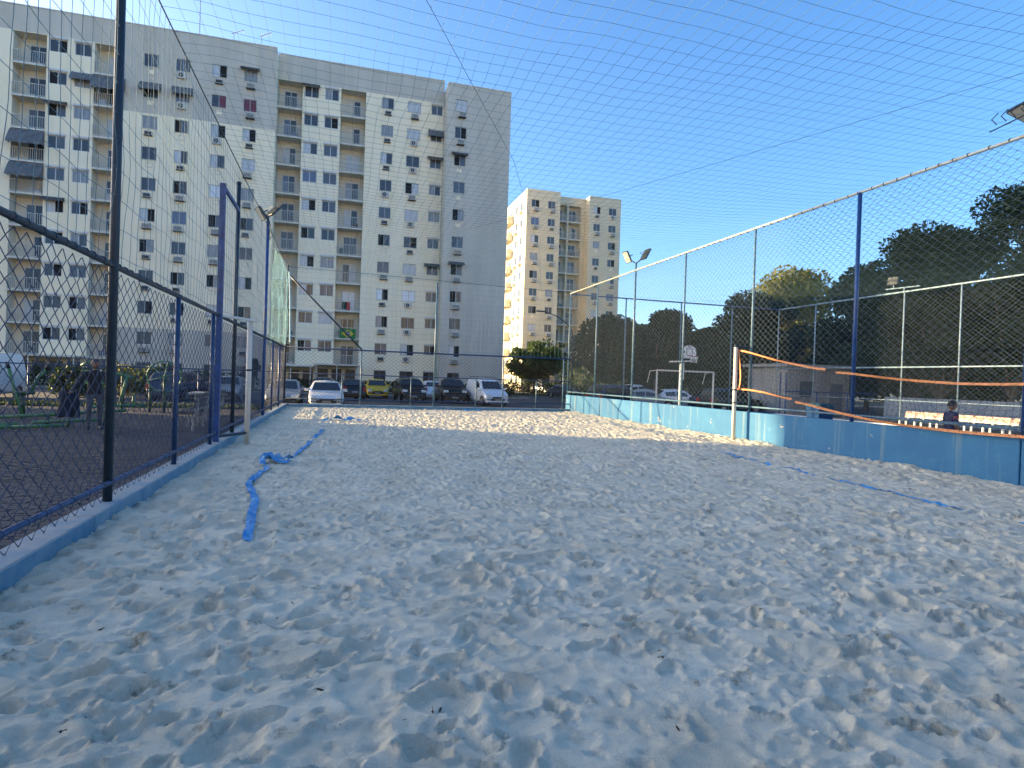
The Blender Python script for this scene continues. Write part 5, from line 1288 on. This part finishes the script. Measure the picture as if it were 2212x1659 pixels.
# left: adult in a black jacket, one arm out holding a folded navy coat
pr = thing('person', 'person in a black jacket and slate trousers holding a navy coat behind the left fence', 'person', (-5.78,17.3,-.066), math.radians(25))
J = dict(pelvis=(0,0,.94), waist=(0,.01,1.08), chest=(0,0,1.30), neck0=(0,.0,1.47), neck=(0,-.01,1.54),
  shL=(-.19,0,1.42), elL=(-.34,-.10,1.17), wrL=(-.47,-.26,.98), shR=(.19,0,1.42), elR=(.26,.05,1.14), wrR=(.24,-.06,.90),
  hipL=(-.10,0,.90), knL=(-.11,-.06,.50), anL=(-.12,.04,.09), toL=(-.13,-.13,.04), hipR=(.10,0,.90), knR=(.12,-.02,.50), anR=(.13,.08,.09), toR=(.15,-.09,.04))
BN = [('pelvis','waist'),('waist','chest'),('chest','neck0'),('neck0','neck'),('chest','shL'),('shL','elL'),('elL','wrL'),('chest','shR'),('shR','elR'),('elR','wrR'),('pelvis','hipL'),('hipL','knL'),('knL','anL'),('anL','toL'),('pelvis','hipR'),('hipR','knR'),('knR','anR'),('anR','toR')]
RD = dict(pelvis=(.16,.12), waist=(.15,.11), chest=(.17,.12), neck0=.075, neck=.055, shL=.075, elL=.052, wrL=.034, shR=.075, elR=.052, wrR=.034, hipL=.095, knL=.065, anL=.045, toL=.04, hipR=.095, knR=.065, anR=.045, toR=.04)
skin_body('body', J, BN, RD, pr, [M_jacket, M_trou, M_shoe, M_skin], lambda c: 3 if (c.z > 1.50 and abs(c.x) < .1) else (2 if c.z < .10 else (1 if c.z < .90 and abs(c.x) < .23 else 0)))
head(pr, (0,-.03,1.645), .235, .3, M_skin, M_hair)
fingers(pr, (-.47,-.26,.98), (-.6,-.7,-.5), 1, M_skin); fingers(pr, (.24,-.06,.90), (-.05,-.25,-1), -1, M_skin)
M_coat = mat('navy_coat_cloth', (.008,.014,.036), .85, var=.3, scale=7)
ct = thing('coat', 'folded navy coat hanging from the outstretched hand of the person on the left', 'coat', (-6.20,16.92,.3), math.radians(25))
mb = MB(); P = []
for i in range(9):
    v = i/8; P.append([((.17+.05*v)*math.cos(a)*(1+.2*math.sin(3*a+v*3)), (.10+.02*v)*math.sin(a)*(1+.25*math.sin(2*a)), .62-.62*v+.03*math.sin(a*2)) for a in np.linspace(0,2*math.pi,17)[:-1]])
mb.grid(P, closed=True); mb.add(P[0], [tuple(range(16))]); mb.add(P[-1], [tuple(range(15,-1,-1))]); part('cloth', mb, M_coat, ct, False, True)
mb = MB(); mb.tube([(.05,.0,.55),(.12,-.05,.3),(.10,-.08,.02)], [.06,.055,.05], 8); part('sleeve', mb, M_coat, ct, False, True)
# right: child in a dark jersey just behind the wall
pc = thing('person', 'short-haired person in a dark blue jersey behind the right wall, in front of the bench', 'person', (12.75,10.1,-.04), math.radians(75))
k_ = 1.43/1.76
J2 = {a: (b_[0]*k_, b_[1]*k_, b_[2]*k_) for a, b_ in J.items()}
J2.update(elL=(-.21,.06,.93), wrL=(-.20,-.06,.74), elR=(.22,-.02,.93), wrR=(.20,-.14,.76), shL=(-.145,0,1.14), shR=(.145,0,1.14), knL=(-.09,-.10,.42))
RD2 = {a: (tuple(q*.82 for q in r) if isinstance(r, tuple) else r*.80) for a, r in RD.items()}
M_jers = mat('dark_blue_jersey', (.012,.018,.05), .75, col2=(.03,.03,.10), scale=6); M_jred = mat('red_jersey_trim', (.30,.03,.04), .75)
def mf(c):
    if c.z > 1.215 and abs(c.x) < .09: return 3
    if c.z < .10: return 2
    if c.z < .72 and abs(c.x) < .17: return 1
    if abs(c.x) > .15 and c.z < .98: return 3
    if abs(c.x) > .16 and 1.06 < c.z < 1.10: return 4
    return 0
skin_body('body', J2, BN, RD2, pc, [M_jers, M_trou, M_shoe, M_skin, M_jred], mf)
head(pc, (0,-.02,1.335), .215, .0, M_skin, M_hair)
fingers(pc, (-.20,-.06,.74), (0,-.25,-1), 1, M_skin, .85); fingers(pc, (.20,-.14,.76), (0,-.3,-1), -1, M_skin, .85)

# ------------------------------------------------------------------ dry leaves and twigs on the sand
M_leaf = mat('dry_brown_leaf', (.045,.030,.018), .8, var=.5, scale=30)
lme = []
for k in range(4):
    rs = random.Random(k); mb = MB(); P = []
    for i in range(6):
        v = i/5; w = .011*math.sin(math.pi*min(1,v*.94+.04))*rs.uniform(.7,1.2); P.append([(-w,(v-.5)*.06,.006*math.sin(v*4+k)+.008*rs.random()),(0,(v-.5)*.06,.002+.004*math.sin(v*3)),(w,(v-.5)*.06,.006+.008*rs.random())])
    mb.grid(P); mb.tube([(0,.029,.004),(.004,.05,.012)], .0013, 4); lme.append(mb.mesh('dry_leaf', [M_leaf]))
rs = random.Random(4)
NEAR = [(-1.06,4.55),(-.7,4.3),(-1.3,4.1),(-.55,3.7),(-.9,3.5)]
for k in range(64):
    if k < len(NEAR): x, y = NEAR[k]
    else:
        y = 1.9+5.5*rs.random()**1.3; x = rs.uniform(max(XL+.2, -.62*y+.3), y*1.15+.3)
        if rs.random() < .5: x = rs.uniform(max(XL+.2,-.62*y+.3), 1.0)
    o = link('dry_leaf', lme[k % 4]); sc_ = rs.uniform(.28,.62); o.scale = (sc_,sc_,sc_*1.3)
    o.location = (x, y, sand_z(x,y)+.004); o.rotation_euler = (rs.uniform(-.5,.5), rs.uniform(-.5,.5), rs.uniform(0,6.28))
    o['label'] = 'small dry brown leaf lying on the sand'; o['category'] = 'leaf'; o['group'] = 'dry leaves scattered on the sand'
